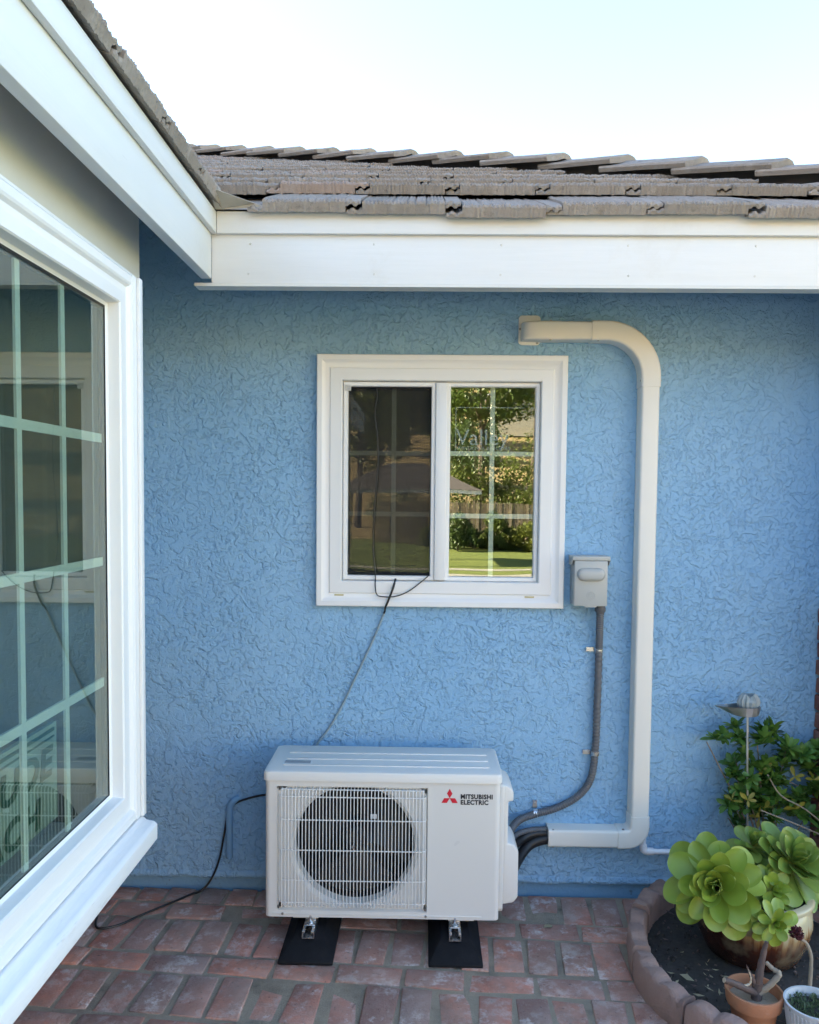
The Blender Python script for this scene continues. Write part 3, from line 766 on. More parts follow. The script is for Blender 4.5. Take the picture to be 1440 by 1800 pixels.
# lid
ld = MB(); L0 = .006
ld.loft([[(x, y, AZ1+.001) for x, y in rrect(AX0-L0, AX1+L0, AY0-L0, AY1+L0, .02)],
         [(x, y, AZ1+.026) for x, y in rrect(AX0-L0, AX1+L0, AY0-L0, AY1+L0, .02)],
         [(x, y, AZ1+.032) for x, y in rrect(AX0-L0+.003, AX1+L0-.003, AY0-L0+.003, AY1+L0-.003, .02)],
         [(x, y, AZ1+.035) for x, y in rrect(AX0+.004, AX1-.004, AY0+.004, AY1-.004, .02)]])
lid = ld.build('lid', 'ac_lid', ac, smooth=30)
zt = AZ1+.035
for y in (-.345, -.275, -.205):
    MB().box(AX0+.055, AX1-.035, y-.002, y+.010, zt-.002, zt+.0028).build('rib', 'ac_lid', lid, bevel=.0015)
st = MB(); st.box(AX0+.05, AX0+.150, -.330, -.292, zt+.0002, zt+.0012); st.build('label_sticker', 'sticker_white', lid, smooth=0)
st = MB(); st.box(AX0+.054, AX0+.146, -.326, -.296, zt+.0013, zt+.0018); st.build('label_print', 'sticker_grey', lid, smooth=0)
# wire grille
gr = MB(); yw = AY0-.012; wr = .0017
gx0, gx1, gz0_, gz1_ = GX0+.018, GX1-.016, GZ0+.012, GZ1-.014
nb = 42
for i in range(nb):
    x = gx0+(gx1-gx0)*i/(nb-1)
    gr.tube([(x, rec+.002, gz1_+.006), (x, yw+.004, gz1_), (x, yw, gz1_-.012), (x, yw, gz0_+.014), (x, yw+.004, gz0_+.004), (x, rec+.002, gz0_-.002)], wr, 6)
for z in (gz0_+.020, .237, .344, .451, gz1_-.020):
    rr2 = .0021
    gr.tube([(gx0-.012, rec+.003, z), (gx0-.008, yw+.008, z), (gx0+.006, yw+.0032, z), (gx1-.006, yw+.0032, z), (gx1+.008, yw+.008, z), (gx1+.012, rec+.003, z)], rr2, 6)
for x in (gx0-.008, gx0-.002, gx1+.003, gx1+.008):
    gr.tube([(x, yw+.008, gz1_-.02), (x, yw+.008, gz0_+.02)], .0016, 6)
gr.tube([(gx0-.006, rec, gz1_+.016), (gx0-.004, yw+.01, gz1_+.004), (gx1+.004, yw+.01, gz1_+.004), (gx1+.006, rec, gz1_+.016)], .002, 6)
for x in (gx0+.13, gx0+.36): gr.tube([(x, yw+.008, gz1_+.002), (x, rec, gz1_+.014)], .002, 6)
gr.build('grille', 'ac_wire', ac)
# fan
fn = MB(); fn.lathe((0, 0, 0), [(0, .0), (.03, 0), (.042, .012), (.044, .06)], 24)
fn.v = [Vector((FC.x+v.x, rec+.055+v.z, FC.z+v.y)) for v in fn.v]
fan = fn.build('fan', 'fan_blade', ac)
for b in range(3):
    bl = MB(); rings = []
    for j in range(8):
        rad = .04+.158*j/7; half = R(30)+R(20)*j/7; row = []
        for i in range(9):
            q = R(120*b+25)+half*(i/8*2-1); dep = .075+.05*(i/8-.5)*(1-.3*j/7)
            row.append((FC.x+rad*math.cos(q), rec+dep, FC.z+rad*math.sin(q)))
        rings.append(row)
    bl.loft(rings, closed=False, caps=False)
    bl.build('blade', 'fan_blade', fan, recalc=False)
mo = MB(); mo.box(FC.x+.018, FC.x+.060, rec+.125, rec+.165, FC.z-.20, FC.z+.21); mo.build('motor_bracket', 'dark_metal', ac)
mo = MB(); mo.box(FC.x-.035, FC.x+.065, rec+.13, rec+.160, FC.z-.19, FC.z-.14); mo.build('base_plate', 'dark_metal', ac)
tg = MB(); tg.box(FC.x+.055, FC.x+.078, rec+.02, rec+.022, FC.z+.090, FC.z+.106); tg.build('service_tag', 'sticker_white', ac)
for x, z in ((FC.x, FC.z),):
    nut = MB().tube([(x, yw-.003, z+.008), (x, yw+.004, z+.008)], .006, 8); nut.build('centre_clip', 'zinc', ac)
for x, z in ((gx0-.012, GZ0+.012), (gx1+.010, GZ0+.010), (GX0+.020, AZ0+.012), (GX1-.004, AZ0+.010), (gx0-.014, GZ1-.004)):
    MB().tube([(x, AY0-.0035, z), (x, AY0+.012, z)], .0042, 10).build('screw', 'screw_steel', ac)
# maker's mark: three red lozenges and two lines of lettering
def loz(cx, cz, pts): return MB().add([(cx+a, AY0-.0008, cz+b) for a, b in pts]+[(cx+a, AY0+.0002, cz+b) for a, b in pts], [(0, 1, 2, 3), (7, 6, 5, 4), (0, 4, 5, 1), (1, 5, 6, 2), (2, 6, 7, 3), (3, 7, 4, 0)])
u = .0094; h_ = .0165; ecx, ecz = .0985, .5325
for pts in ([(0, 0), (u, h_), (0, 2*h_), (-u, h_)], [(0, 0), (-u, -h_), (-3*u, -h_), (-2*u, 0)], [(0, 0), (2*u, 0), (3*u, -h_), (u, -h_)]):
    loz(ecx, ecz, pts).build('emblem', 'print_red', ac, smooth=0)
for body, z, wd in (('MITSUBISHI', .5305, .110), ('ELECTRIC', .5105, .0955)):
    t = text_mesh('lettering', body, .03, 'print_black', bold=.0013, extrude=.0003, spacing=1.08)
    xs = [v.co.x for v in t.vertices]; ys_ = [v.co.y for v in t.vertices]
    for v in t.vertices: v.co.x = (v.co.x-min(xs))*wd/(max(xs)-min(xs)); v.co.y = (v.co.y-min(ys_))*.0172/(max(ys_)-min(ys_))
    link('lettering', t, (.1365, AY0-.0006, z), ac, rot=(R(90), 0, 0))
# side cover (valve cover) on the right flank
def cover(pts, x0, x1, name, bev):
    m = MB(); m.loft([[(x0, y, z) for y, z in pts], [(x1, y, z) for y, z in pts]]); return m.build(name, 'ac_coat', ac, bevel=bev, seg=3)
cover([(-.385, .125), (-.395, .14), (-.395, .572), (-.385, .580), (-.14, .580), (-.14, .125)], AX1-.004, AX1+.014, 'service_panel', .004)
m = MB(); y0, y1 = -.345, -.170
prof = [(AX1+.013, .563), (AX1+.038, .553), (AX1+.052, .535), (AX1+.052, .502), (AX1+.034, .500), (AX1+.034, .350), (AX1+.058, .345), (AX1+.072, .320), (AX1+.072, .155), (AX1+.055, .135), (AX1+.013, .128)]
m.loft([[(x, y, z) for x, z in prof] for y in (y0, y1)]); m.build('valve_cover', 'ac_coat', ac, bevel=.006, seg=3)
ft = MB()
for x in (AX0+.14, AX1-.13):
    MB().box(x-.045, x+.045, AY0+.015, AY1-.01, AZ0-.012, AZ0+.001).build('foot', 'ac_coat', ac, bevel=.002)
lg = MB(); lg.loft([[(AX0-.007, y, z) for y, z in ((-.33, .555), (-.20, .555), (-.20, .585), (-.33, .585))], [(AX0-.022, y, z) for y, z in ((-.31, .560), (-.22, .560), (-.22, .580), (-.31, .580))]]); lg.build('handle', 'ac_coat', ac, bevel=.003)

# rubber support blocks with strut channel
def block(x0, x1, label):
    cx = (x0+x1)/2; yf, yb = -.528, -.100; hh = .056
    b = thing('support_block', (cx, (yf+yb)/2, 0), label, 'support block', 'rubber blocks under the air conditioner')
    m = MB()
    m.loft([[(x0, yf, 0), (x1, yf, 0), (x1, yb, 0), (x0, yb, 0)], [(x0, yf, .012), (x1, yf, .012), (x1, yb, .012), (x0, yb, .012)],
            [(x0+.042, yf+.085, hh), (x1-.042, yf+.085, hh), (x1-.042, yb-.03, hh), (x0+.042, yb-.03, hh)]])
    m.build('base', 'rubber_block', b, bevel=.004)
    c = MB(); w_ = .0205; ch = .0235; t = .0025; ya, yz = yf+.068, yb-.035
    pts = [(-w_, 0), (w_, 0), (w_, ch), (w_-.009, ch), (w_-.009, ch-.005), (w_-t-.001, ch-.005), (w_-t, t), (-w_+t, t), (-w_+t+.001, ch-.005), (-w_+.009, ch-.005), (-w_+.009, ch), (-w_, ch)]
    c.loft([[(cx+a, y, hh-.001+z) for a, z in pts] for y in (ya, yz)])
    c.build('strut_channel', 'zinc', b, smooth=0)
    for yy in (AY0+.028, AY1-.05):
        k = MB(); k.box(cx-.019, cx+.019, yy-.045, yy-.006, hh+ch, hh+ch+.004); k.box(cx-.019, cx+.019, yy-.010, yy-.006, hh+ch+.004, hh+ch+.008)
        k.build('clamp', 'zinc', b, bevel=.001)
        q = MB(); q.tube([(cx, yy-.026, hh+ch-.004), (cx, yy-.026, AZ0+.006)], .0045, 10); q.tube([(cx, yy-.026, hh+ch+.004), (cx, yy-.026, hh+ch+.012)], .0095, 6); q.tube([(cx, yy-.026, hh+ch+.004), (cx, yy-.026, hh+ch+.006)], .014, 14)
        q.build('bolt', 'zinc', b)
    return b
block(-.475, -.290, 'black rubber support block under the fan grille end of the air conditioner')
block(.030, .213, 'black rubber support block under the plain right end of the air conditioner')

# ================================================================== DISCONNECT BOX, CONDUIT
db = thing('disconnect_box', (.632, 0, 1.16), 'small grey electrical disconnect box on wall right of window', 'electrical box')
MB().box(.569, .695, -.086, 0, 1.163, 1.338).build('body', 'grey_box', db, bevel=.003)
m = MB(); m.box(.561, .703, -.094, -.004, 1.335, 1.352); m.build('cap', 'grey_box', db, bevel=.003)
for x in (.561, .7005):
    ear = MB(); ear.loft([[(x+q, y, z) for y, z in ((-.092, 1.336), (-.010, 1.336), (-.010, 1.316), (-.070, 1.316))] for q in (0, .0025)])
    ear.build('cap_flange', 'grey_box', db)
cv = MB().box(.570, .694, -.092, -.085, 1.163, 1.334).build('cover', 'grey_box', db, bevel=.0025)
bp = MB(); rings = []
def stad(hw, hh, y, n=10):
    out = []
    for s_, a in ((1, -90), (-1, 90)):
        for k in range(n+1):
            q = R(a+180*k/n); out.append((.632+s_*(hw-hh)+hh*math.cos(q), y, 1.283+hh*math.sin(q)))
    return out
bp.loft([stad(.054, .0255, -.091), stad(.052, .0235, -.100), stad(.047, .0195, -.107), stad(.040, .0125, -.110)])
bp.build('handle_bulge', 'grey_box', cv, smooth=60)
em = MB()
def ringtube(cx, cz, r, rt_, y, a0=0, a1=360, n=28): 
    return [(cx+r*math.cos(R(a0+(a1-a0)*k/n)), y, cz+r*math.sin(R(a0+(a1-a0)*k/n))) for k in range(n+1)]
em.tube(ringtube(.632, 1.203, .0145, 0, -.0922), .0010, 6)
for a in range(4):
    q = R(90*a+20); em.tube(ringtube(.632+.0045*math.cos(q), 1.203+.0045*math.sin(q), .0045, 0, -.0922, 90*a-60, 90*a+150, 10), .0009, 5)
em.build('emblem', 'emboss_grey', cv)
ht = MB(); ht.box(.610, .655, -.090, -.080, 1.158, 1.166); ht.build('hasp', 'grey_box', db, bevel=.001)
hb = MB(); hb.lathe((.680, -.040, 1.163), [(0, 0), (.019, 0), (.019, -.010), (.021, -.012), (.021, -.024), (.017, -.030), (.0145, -.034), (0, -.034)], 16); hb.build('hub', 'flex_conduit', db)

cd = thing('electrical_conduit', (.680, -.04, .314), 'grey flexible conduit curving from disconnect box to air conditioner', 'conduit')
path = spline([(.680, -.040, 1.135), (.681, -.032, 1.05), (.682, -.024, .967), (.680, -.022, .744), (.677, -.022, .600), (.662, -.022, .478), (.615, -.022, .408), (.534, -.024, .360), (.448, -.026, .334), (.380, -.05, .316), (.338, -.12, .298), (.318, -.20, .296)], 40)
radii = [.0138+(.0010 if i % 4 < 2 else -.0006) for i in range(len(path))]
MB().tube(path, radii, 12).build('tube', 'flex_conduit', cd, smooth=60)
def clamp(x, z, horiz):
    m = MB(); a = []
    for k in range(11):
        q = math.pi*k/10
        if horiz: a.append((x, -.022-.0165*math.sin(q), z+.0165*math.cos(q)))
        else: a.append((x+.0165*math.cos(q), -.022-.0165*math.sin(q), z))
    rows = []
    for p in a: rows.append([Vector(p)+(Vector((s_*.008, 0, 0)) if horiz else Vector((0, 0, s_*.008))) for s_ in (-1, 1)])
    m.loft(rows, closed=False, caps=False)
    if horiz: m.box(x-.008, x+.008, -.010, -.002, z+.0165, z+.046); m.tube([(x, -.013, z+.034), (x, -.008, z+.034)], .0055, 8)
    else: m.box(x-.046, x-.0165, -.010, -.002, z-.008, z+.008); m.tube([(x-.034, -.013, z), (x-.034, -.008, z)], .0055, 8)
    return m.build('strap', 'zinc', cd, recalc=True)
clamp(.682, .984, False); clamp(.677, .578, False); clamp(.448, .336, True)

# ================================================================== LINE-SET COVER
lc = thing('line_cover', (.84, -.035, .22), 'beige plastic pipe cover running from eave down to the air conditioner lines', 'pipe cover')
DW, DD = .068, .072          # width, depth
def csec(w, d, r=.010, n=4):   # U section, open to the wall: (across, depth from wall)
    pts = [(-w/2, 0)]
    for cx, a in ((-w/2+r, 180), (w/2-r, 270)):
        for k in range(n+1):
            q = R(a+90*k/n); pts.append((cx+r*math.cos(q), d-r-r*math.sin(q) if False else d-r+(-r*math.sin(q))))
    pts.append((w/2, 0)); return pts
def sweep(pts_dirs, w, d, name, grow=0):
    m = MB(); rings = []
    for p, nrm in pts_dirs:               # centre line (x, z) and across-direction
        rings.append([(p[0]+nrm[0]*a, -b-.001, p[1]+nrm[1]*a) for a, b in csec(w+grow*2, d+grow)])
    m.loft(rings, closed=True); return m.build(name, 'duct_plastic', lc, smooth=40)
CXV, CZH, CZB = .8445, 2.197, .255
def arc(cx, cz, r, a0, a1, n=14): return [((cx+r*math.cos(R(a0+(a1-a0)*k/n)), cz+r*math.sin(R(a0+(a1-a0)*k/n))), (math.cos(R(a0+(a1-a0)*k/n)), math.sin(R(a0+(a1-a0)*k/n)))) for k in range(n+1)]
sweep([((.500, CZH), (0, 1)), ((.622, CZH), (0, 1))], DW, DD, 'duct')
RE = .170
el = [((.620, CZH), (0, 1)), ((CXV-RE, CZH), (0, 1))]+arc(CXV-RE, CZH-RE, RE, 90, 0)[1:]+[((CXV, 1.990), (1, 0))]
sweep(el, DW, DD, 'elbow', .0030)
sweep([((CXV, 1.995), (1, 0)), ((CXV, .335), (1, 0))], DW, DD, 'duct')
sweep([((.494, CZB), (0, 1)), ((.765, CZB), (0, 1))], DW, DD, 'duct')
RB = .050
el = [((.762, CZB), (0, -1)), ((CXV-RB, CZB), (0, -1))]+[(p, n_) for p, n_ in arc(CXV-RB, CZB+RB, RB, -90, 0, 8)[1:]]+[((CXV, .345), (1, 0))]
sweep(el, DW, DD, 'elbow', .0030)
# thin parting lines on the straight sides
for x in (CXV-DW/2-.0008,): MB().box(x-.0008, x+.0006, -.030, -.027, .36, 1.985).build('side_seam', 'duct_plastic', lc, smooth=0)
# wall inlet: flange and hooded body
fl = MB()
fl.loft([[(x, -.001, z) for x, z in rrect(.353, .436, 2.152, 2.264, .014)], [(x, -.006, z) for x, z in rrect(.353, .436, 2.152, 2.264, .014)]]); fl.build('inlet_flange', 'duct_plastic', lc, bevel=.001)
hd = []
for x, s_, dd in ((.362, .55, .030), (.364, .80, .045), (.372, .96, .060), (.388, 1.0, .070), (.42, 1.02, .0735), (.505, 1.02, .0735)):
    hd.append(((x, CZH), s_, dd))
m = MB(); m.loft([[(p[0], -b-.001, p[1]+a) for a, b in csec(DW*(.80+.2*s_) if s_ < 1 else DW*s_, dd)] for p, s_, dd in hd]); m.build('inlet_hood', 'duct_plastic', lc, smooth=50)
def dscrew(x, y, z): MB().tube([(x, y-.002, z), (x, y+.006, z)], .0048, 10).build('screw', 'screw_steel', lc)
for x, z in ((.466, CZH+.033), (.466, CZH-.033), (.645, CZH+.034), (.645, CZH-.034)): dscrew(x, -.066, z)
for x in (CXV-.0345, CXV+.0345): dscrew(x, -.064, 2.013)
for x, z in ((.512, CZB+.030), (.512, CZB-.032), (.782, CZB+.036), (.782, CZB-.034), (CXV+.034, .300)): dscrew(x, -.066, z)
dscrew(.359, -.006, 2.212); dscrew(.424, -.006, 2.160)

# insulated lines between unit and cover
def pipe(name, pts, r, mat, label, cat): 
    o = thing(name, pts[0], label, cat); MB().tube(spline(pts, 8), r, 12).build('sleeve', mat, o, smooth=60); return o
pipe('insulated_pipe', [(.500, -.032, .262), (.44, -.036, .258), (.39, -.06, .246), (.345, -.12, .235), (.318, -.19, .230)], .018, 'cable_black', 'upper black foam sleeved pipe between air conditioner and pipe cover', 'pipe')
pipe('insulated_pipe', [(.500, -.040, .243), (.45, -.045, .232), (.41, -.06, .212), (.365, -.12, .180), (.335, -.19, .158)], .020, 'cable_black', 'lower black foam sleeved pipe sagging out of the pipe cover', 'pipe')
o = thing('control_conduit', (.5, -.03, .275), 'short grey conduit above the black pipes entering the pipe cover', 'conduit')
pp = spline([(.500, -.035, .277), (.44, -.040, .277), (.38, -.07, .274), (.330, -.14, .270), (.318, -.19, .268)], 24)
MB().tube(pp, [.0105+(.0008 if i % 4 < 2 else -.0004) for i in range(len(pp))], 10).build('tube', 'flex_conduit', o, smooth=60)
# white drain pipe
dp = thing('drain_pipe', (.869, -.03, .19), 'white plastic drain pipe with elbow below the pipe cover', 'pipe')
pp = [(.869, -.034, .245), (.869, -.034, .212)]+[(.869+.012*(1-math.cos(R(a))), -.034, .208-.012*math.sin(R(a))) for a in (0, 30, 60, 90)]+[(.886, -.034, .196), (1.35, -.034, .190)]
MB().tube(pp, .0105, 14).build('tube', 'pvc_white', dp, smooth=60)
e = MB(); e.tube([(.869, -.034, .222), (.869, -.034, .208), (.871, -.034, .202), (.876, -.034, .198), (.884, -.034, .196), (.908, -.034, .196)], .0145, 14); e.build('elbow', 'pvc_white', dp, smooth=60)

# ================================================================== CABLES
c1 = thing('screen_cable', (-.20, -.01, 1.19), 'thin black wire hanging in front of the insect screen of the small window', 'cable')
MB().tube(spline([(-.188, .004, 1.986), (-.186, .003, 1.95), (-.192, -.002, 1.92), (-.194, -.002, 1.88), (-.184, -.003, 1.80), (-.181, -.003, 1.70), (-.186, -.003, 1.62), (-.195, -.003, 1.50), (-.197, -.004, 1.36), (-.187, -.012, 1.27), (-.186, -.028, 1.225), (-.180, -.033, 1.192), (-.160, -.034, 1.183), (-.110, -.034, 1.184), (-.060, -.033, 1.203), (-.01, -.029, 1.240), (.022, -.010, 1.266)], 6), .0023, 7).build('wire', 'cable_black', c1)
c2 = thing('wall_cable', (-.42, -.012, .60), 'painted cable slanting from small window down to the air conditioner', 'cable')
pts = spline([(-.108, -.012, 1.250), (-.118, -.034, 1.213), (-.134, -.036, 1.17), (-.146, -.034, 1.140), (-.152, -.012, 1.115), (-.185, -.006, 1.03), (-.225, -.006, .94), (-.262, -.006, .86), (-.31, -.006, .755), (-.36, -.006, .665), (-.41, -.006, .595), (-.44, -.008, .54)], 6)
k = 24
MB().tube(pts[:k+1], .0042, 8).build('bare_section', 'cable_black', c2); MB().tube(pts[k:], .0042, 8).build('painted_section', 'cable_painted', c2)
c3 = thing('floor_cable', (-1.0, -.3, 0), 'loose black cable from air conditioner across bricks to the bay window wall', 'cable')
MB().tube(spline([(-.54, -.06, .395), (-.60, -.03, .395), (-.68, -.018, .375), (-.745, -.014, .345), (-.765, -.012, .305), (-.78, -.012, .22), (-.80, -.012, .12), (-.83, -.016, .045), (-.862, -.03, .008), (-.90, -.07, .006), (-.965, -.15, .007), (-1.04, -.235, .006), (-1.09, -.30, .006), (-1.145, -.33, .006), (-1.175, -.31, .008), (-1.195, -.24, .02), (-1.208, -.20, .06), (-1.215, -.20, .12)], 8), .0042, 8).build('wire', 'cable_black', c3)
sb = thing('pipe_stub', (-.757, -.01, .13), 'blue painted pipe stub on wall left of the air conditioner', 'pipe')
MB().tube(spline([(-.722, -.004, .372), (-.740, -.014, .362), (-.754, -.016, .340), (-.757, -.016, .30), (-.757, -.016, .132)], 5), .0135, 12).build('tube', 'pipe_blue', sb)

# ================================================================== PLANTING CORNER
bc = Vector((1.155, -.596, 0))
mb = MB(); n_ = 40; ringv = []
for k in range(n_):
    q = 2*math.pi*k/n_; ringv.append((bc.x+.43*math.cos(q), bc.y+(.60 if math.sin(q) > 0 else .43)*math.sin(q)))
verts = [(bc.x, bc.y, .012)]; fcs = []
for rr3 in (.33, .66, 1.):
    for x, y in ringv: 
        X = bc.x+(x-bc.x)*rr3; Y = min(bc.y+(y-bc.y)*rr3, -.003); X = min(X, 1.53)
        verts.append((X, Y, .010+.012*noise.noise(Vector((X*9, Y*9, 0)))))
for k in range(n_): fcs.append((0, 1+k, 1+(k+1) % n_))
for a in range(2):
    for k in range(n_): fcs.append((1+a*n_+k, 1+(a+1)*n_+k, 1+(a+1)*n_+(k+1) % n_, 1+a*n_+(k+1) % n_))
mb.add(verts, fcs); tag(mb.build('soil_bed', 'soil', o=bc), None, kind='structure')
# scalloped edging stones on an arc round the bed
ER = .426; ET = .058
def stone(a0, a1, label, hgt=.106, rc=ER):
    m = MB(); rows = []; nseg = 30
    for i in range(nseg+1):
        t = i/nseg; a = R(a0+(a1-a0)*t); q = t*3 % 1.0
        top = hgt-.015+.015*abs(math.sin(math.pi*t*3*abs(a1-a0)/34))**.6
        ca_, sa_ = math.cos(a), math.sin(a)
        w_ = ET/2
        P2 = []
        for rr4, z in ((rc+w_, -.004), (rc+w_+.002, .02), (rc+w_, top-.010), (rc+w_-.008, top), (rc-w_+.008, top), (rc-w_, top-.010), (rc-w_, -.004)):
            jz = noise.noise(Vector((a*14, rr4*60, z*40)))*.003+noise.noise(Vector((a*55, rr4*200, z*150)))*.0022; rr4 += jz
            P2.append((bc.x+rr4*ca_, bc.y+rr4*sa_*(1.363 if sa_ > 0 else 1), z+(jz if z > .03 else 0)))
        rows.append(P2)
    m.loft(rows)
    cxs = bc.x+rc*math.cos(R((a0+a1)/2)); cys = bc.y+rc*math.sin(R((a0+a1)/2))
    return tag(m.build('edging_stone', 'edging_concrete', o=(cxs, cys, 0), smooth=50, bevel=.0), label, 'edging stone', 'scalloped edging stones round the planting corner')
stone(118, 147, 'scalloped red edging stone against the blue wall behind the big succulent')
stone(148, 176, 'scalloped red edging stone beside the patio, second from the blue wall')
stone(177, 213, 'scalloped red edging stone left of the rosette, third from the wall')
stone(214, 237, 'scalloped red edging stone in front of the terracotta pot')

# glazed pot
pc = Vector((1.150, -.400, .012))
gp = thing('glazed_pot', pc, 'large cream and brown drip glazed pot holding the succulents', 'plant pot')
m = MB(); m.lathe(pc, [(0, 0), (.135, 0), (.150, .01), (.178, .07), (.190, .13), (.186, .175), (.176, .192), (.180, .198), (.192, .204), (.194, .216), (.188, .224), (.172, .226), (.166, .218), (.164, .19)], 56)
m.build('bowl', 'glazed_pot', gp, smooth=50)
m = MB(); m.lathe(pc, [(.0, .196), (.08, .199), (.166, .194)], 40); m.build('potting_soil', 'soil', gp)

# succulent leaves
def leaf_mesh(name, L, W, mat, cup=.35, thick=.0045, bend=.25, n=16, tipw=.66):
    m = MB(); top = []; bot = []
    for i in range(n+1):
        t = math.sin(i/n*math.pi/2)
        wd = W*(.22+.78*math.sin(min(1, t/tipw)*math.pi/2)**1.6) if t < tipw else W*math.sqrt(max(0, 1-((t-tipw)/(1-tipw))**2))*1.0
        wd = max(wd, W*.05); row = []; rowb = []
        for j in range(9):
            s_ = j/8*2-1
            z = cup*wd*.5*(s_*s_)-bend*L*(t*t)+.02*W*(1-abs(s_))
            row.append((s_*wd/2, t*L, z)); rowb.append((s_*wd/2*.98, t*L, z-thick*(1-.55*abs(s_))*(1.3-.8*t)))
        top.append(row); bot.append(rowb)
    rings = [top[i]+bot[i][::-1] for i in range(n+1)]
    m.loft(rings); return m.mesh(name, mat, smooth=70)
LEAVES = {k: [leaf_mesh('leaf', .135, .072*f, mt, c, bend=b) for f, c, b in ((1., .30, .10), (.92, .42, .18), (1.06, .22, .04), (.97, .36, -.06))] for k, mt in (('bright', 'aeonium_leaf'), ('dark', 'aeonium_leaf_dark'))}
def rosette(name, c, axis, rad, count, kind, label, base, group=None, open_=1., seed=1, skip=0, minT=.03):
    rs = random.Random(seed); c = Vector(c); ax = Vector(axis).normalized()
    root = thing(name, base, label, 'succulent', group)
    stem = MB().tube(spline([base, (Vector(base)+c)/2+Vector((0, 0, .0))-ax*.01, c-ax*.04, c-ax*.022], 5), [.016]*5+[.014]*5+[.012]*6, 10)
    stem.build('stem', 'dry_stem', root)
    xa = ax.orthogonal().normalized(); ya = ax.cross(xa)
    for k in range(count):
        t = 1-(k/(count-1))*(1-minT)            # 1 = outermost
        q = k*2.39996+rs.gauss(0, .12)
        elev = R(98)*(1-t)**1.75*open_-R(18)*t**3+rs.gauss(0, .15)     # lift from the rosette plane
        rdir = xa*math.cos(q)+ya*math.sin(q)
        d = (rdir*math.cos(elev)+ax*math.sin(elev)).normalized()
        nrm = (ax*math.cos(elev)-rdir*math.sin(elev)).normalized()
        side = d.cross(nrm).normalized()
        tw = rs.gauss(0, .22); side2 = side*math.cos(tw)+nrm*math.sin(tw); nrm = side2.cross(d).normalized()
        M = Matrix((side2, d, nrm)).transposed()
        sc = rad/.135*(.42+.56*t**.8)*rs.uniform(.92, 1.06)
        org = c+ax*(.035*(1-t))*rad/.15+rdir*.010*t
        link('leaf', rs.choice(LEAVES[kind]), org, root, rot=M.to_euler(), scale=(sc*rs.uniform(.95, 1.12), sc, sc))
    return root
rosette('aeonium', (.966, -.555, .312), (-.34, -.86, .36), .172, 40, 'bright', 'largest bright green succulent rosette hanging over the pot rim', (1.05, -.42, .21), 'succulents in the glazed pot', seed=4)
rosette('aeonium', (1.135, -.60, .215), (-.05, -.80, .25), .080, 20, 'bright', 'small cup shaped succulent rosette on the front of the pot', (1.12, -.47, .215), 'succulents in the glazed pot', seed=9, open_=1.05)
rosette('aeonium', (1.165, -.50, .270), (.0, -.75, .55), .098, 20, 'bright', 'middle sized succulent rosette right beside the largest one', (1.14, -.42, .21), 'succulents in the glazed pot', seed=12, open_=.9)
rosette('aeonium', (1.255, -.42, .320), (.22, -.62, .72), .160, 42, 'dark', 'olive green succulent rosette at the right rim of the pot', (1.21, -.38, .21), 'succulents in the glazed pot', seed=21)
rosette('aeonium', (1.150, -.38, .365), (-.12, -.55, .85), .095, 26, 'dark', 'upright succulent rosette at the back of the pot', (1.14, -.36, .21), 'succulents in the glazed pot', seed=31)

# grit and plant litter on the bed
gv = MB(); rs = random.Random(41); ico = bmesh.new(); bmesh.ops.create_icosphere(ico, subdivisions=1, radius=1); iv = [v.co.copy() for v in ico.verts]; ifc = [[v.index for v in f.verts] for f in ico.faces]; ico.free()
for k in range(700):
    a, r_ = rs.uniform(0, 6.28), math.sqrt(rs.random())*.40; x, y = bc.x+r_*math.cos(a), bc.y+r_*math.sin(a)*(1.3 if math.sin(a) > 0 else 1)
    if y > -.01 or x > 1.5: continue
    sz = rs.uniform(.002, .006)*(1.6 if rs.random() < .08 else 1); e_ = Euler((rs.uniform(0, 6), rs.uniform(0, 6), 0)).to_matrix()
    gv.add([Vector((x, y, .014+.012*noise.noise(Vector((x*9, y*9, 0)))))+e_ @ Vector((v.x*sz*rs.uniform(.8, 1.5), v.y*sz, v.z*sz*.6)) for v in iv], ifc, rs.choice((0, 0, 1)))
for k in range(70):
    a, r_ = rs.uniform(1.6, 4.6), rs.uniform(.15, .40); x, y = bc.x+r_*math.cos(a), min(bc.y+r_*math.sin(a)*(1.3 if math.sin(a) > 0 else 1), -.02)
    d = Vector((rs.gauss(0, 1), rs.gauss(0, 1), rs.gauss(0, .25))).normalized()*rs.uniform(.006, .020); q_ = d.cross(Vector((rs.gauss(0, .4), rs.gauss(0, .4), 1))).normalized()*d.length*rs.uniform(.15, .4)
    p = Vector((x, y, .024)); gv.add([p-d, p-q_, p+d*.9+Vector((0, 0, .004)), p+q_], [(0, 1, 2, 3)], rs.choice((1, 2, 2)))
tag(gv.build('gravel', ['soil', 'dry_stem', 'dry_leaf'], o=bc, smooth=0), 'loose grit and crumbs on the dark soil of the bed', 'gravel', kind='stuff')

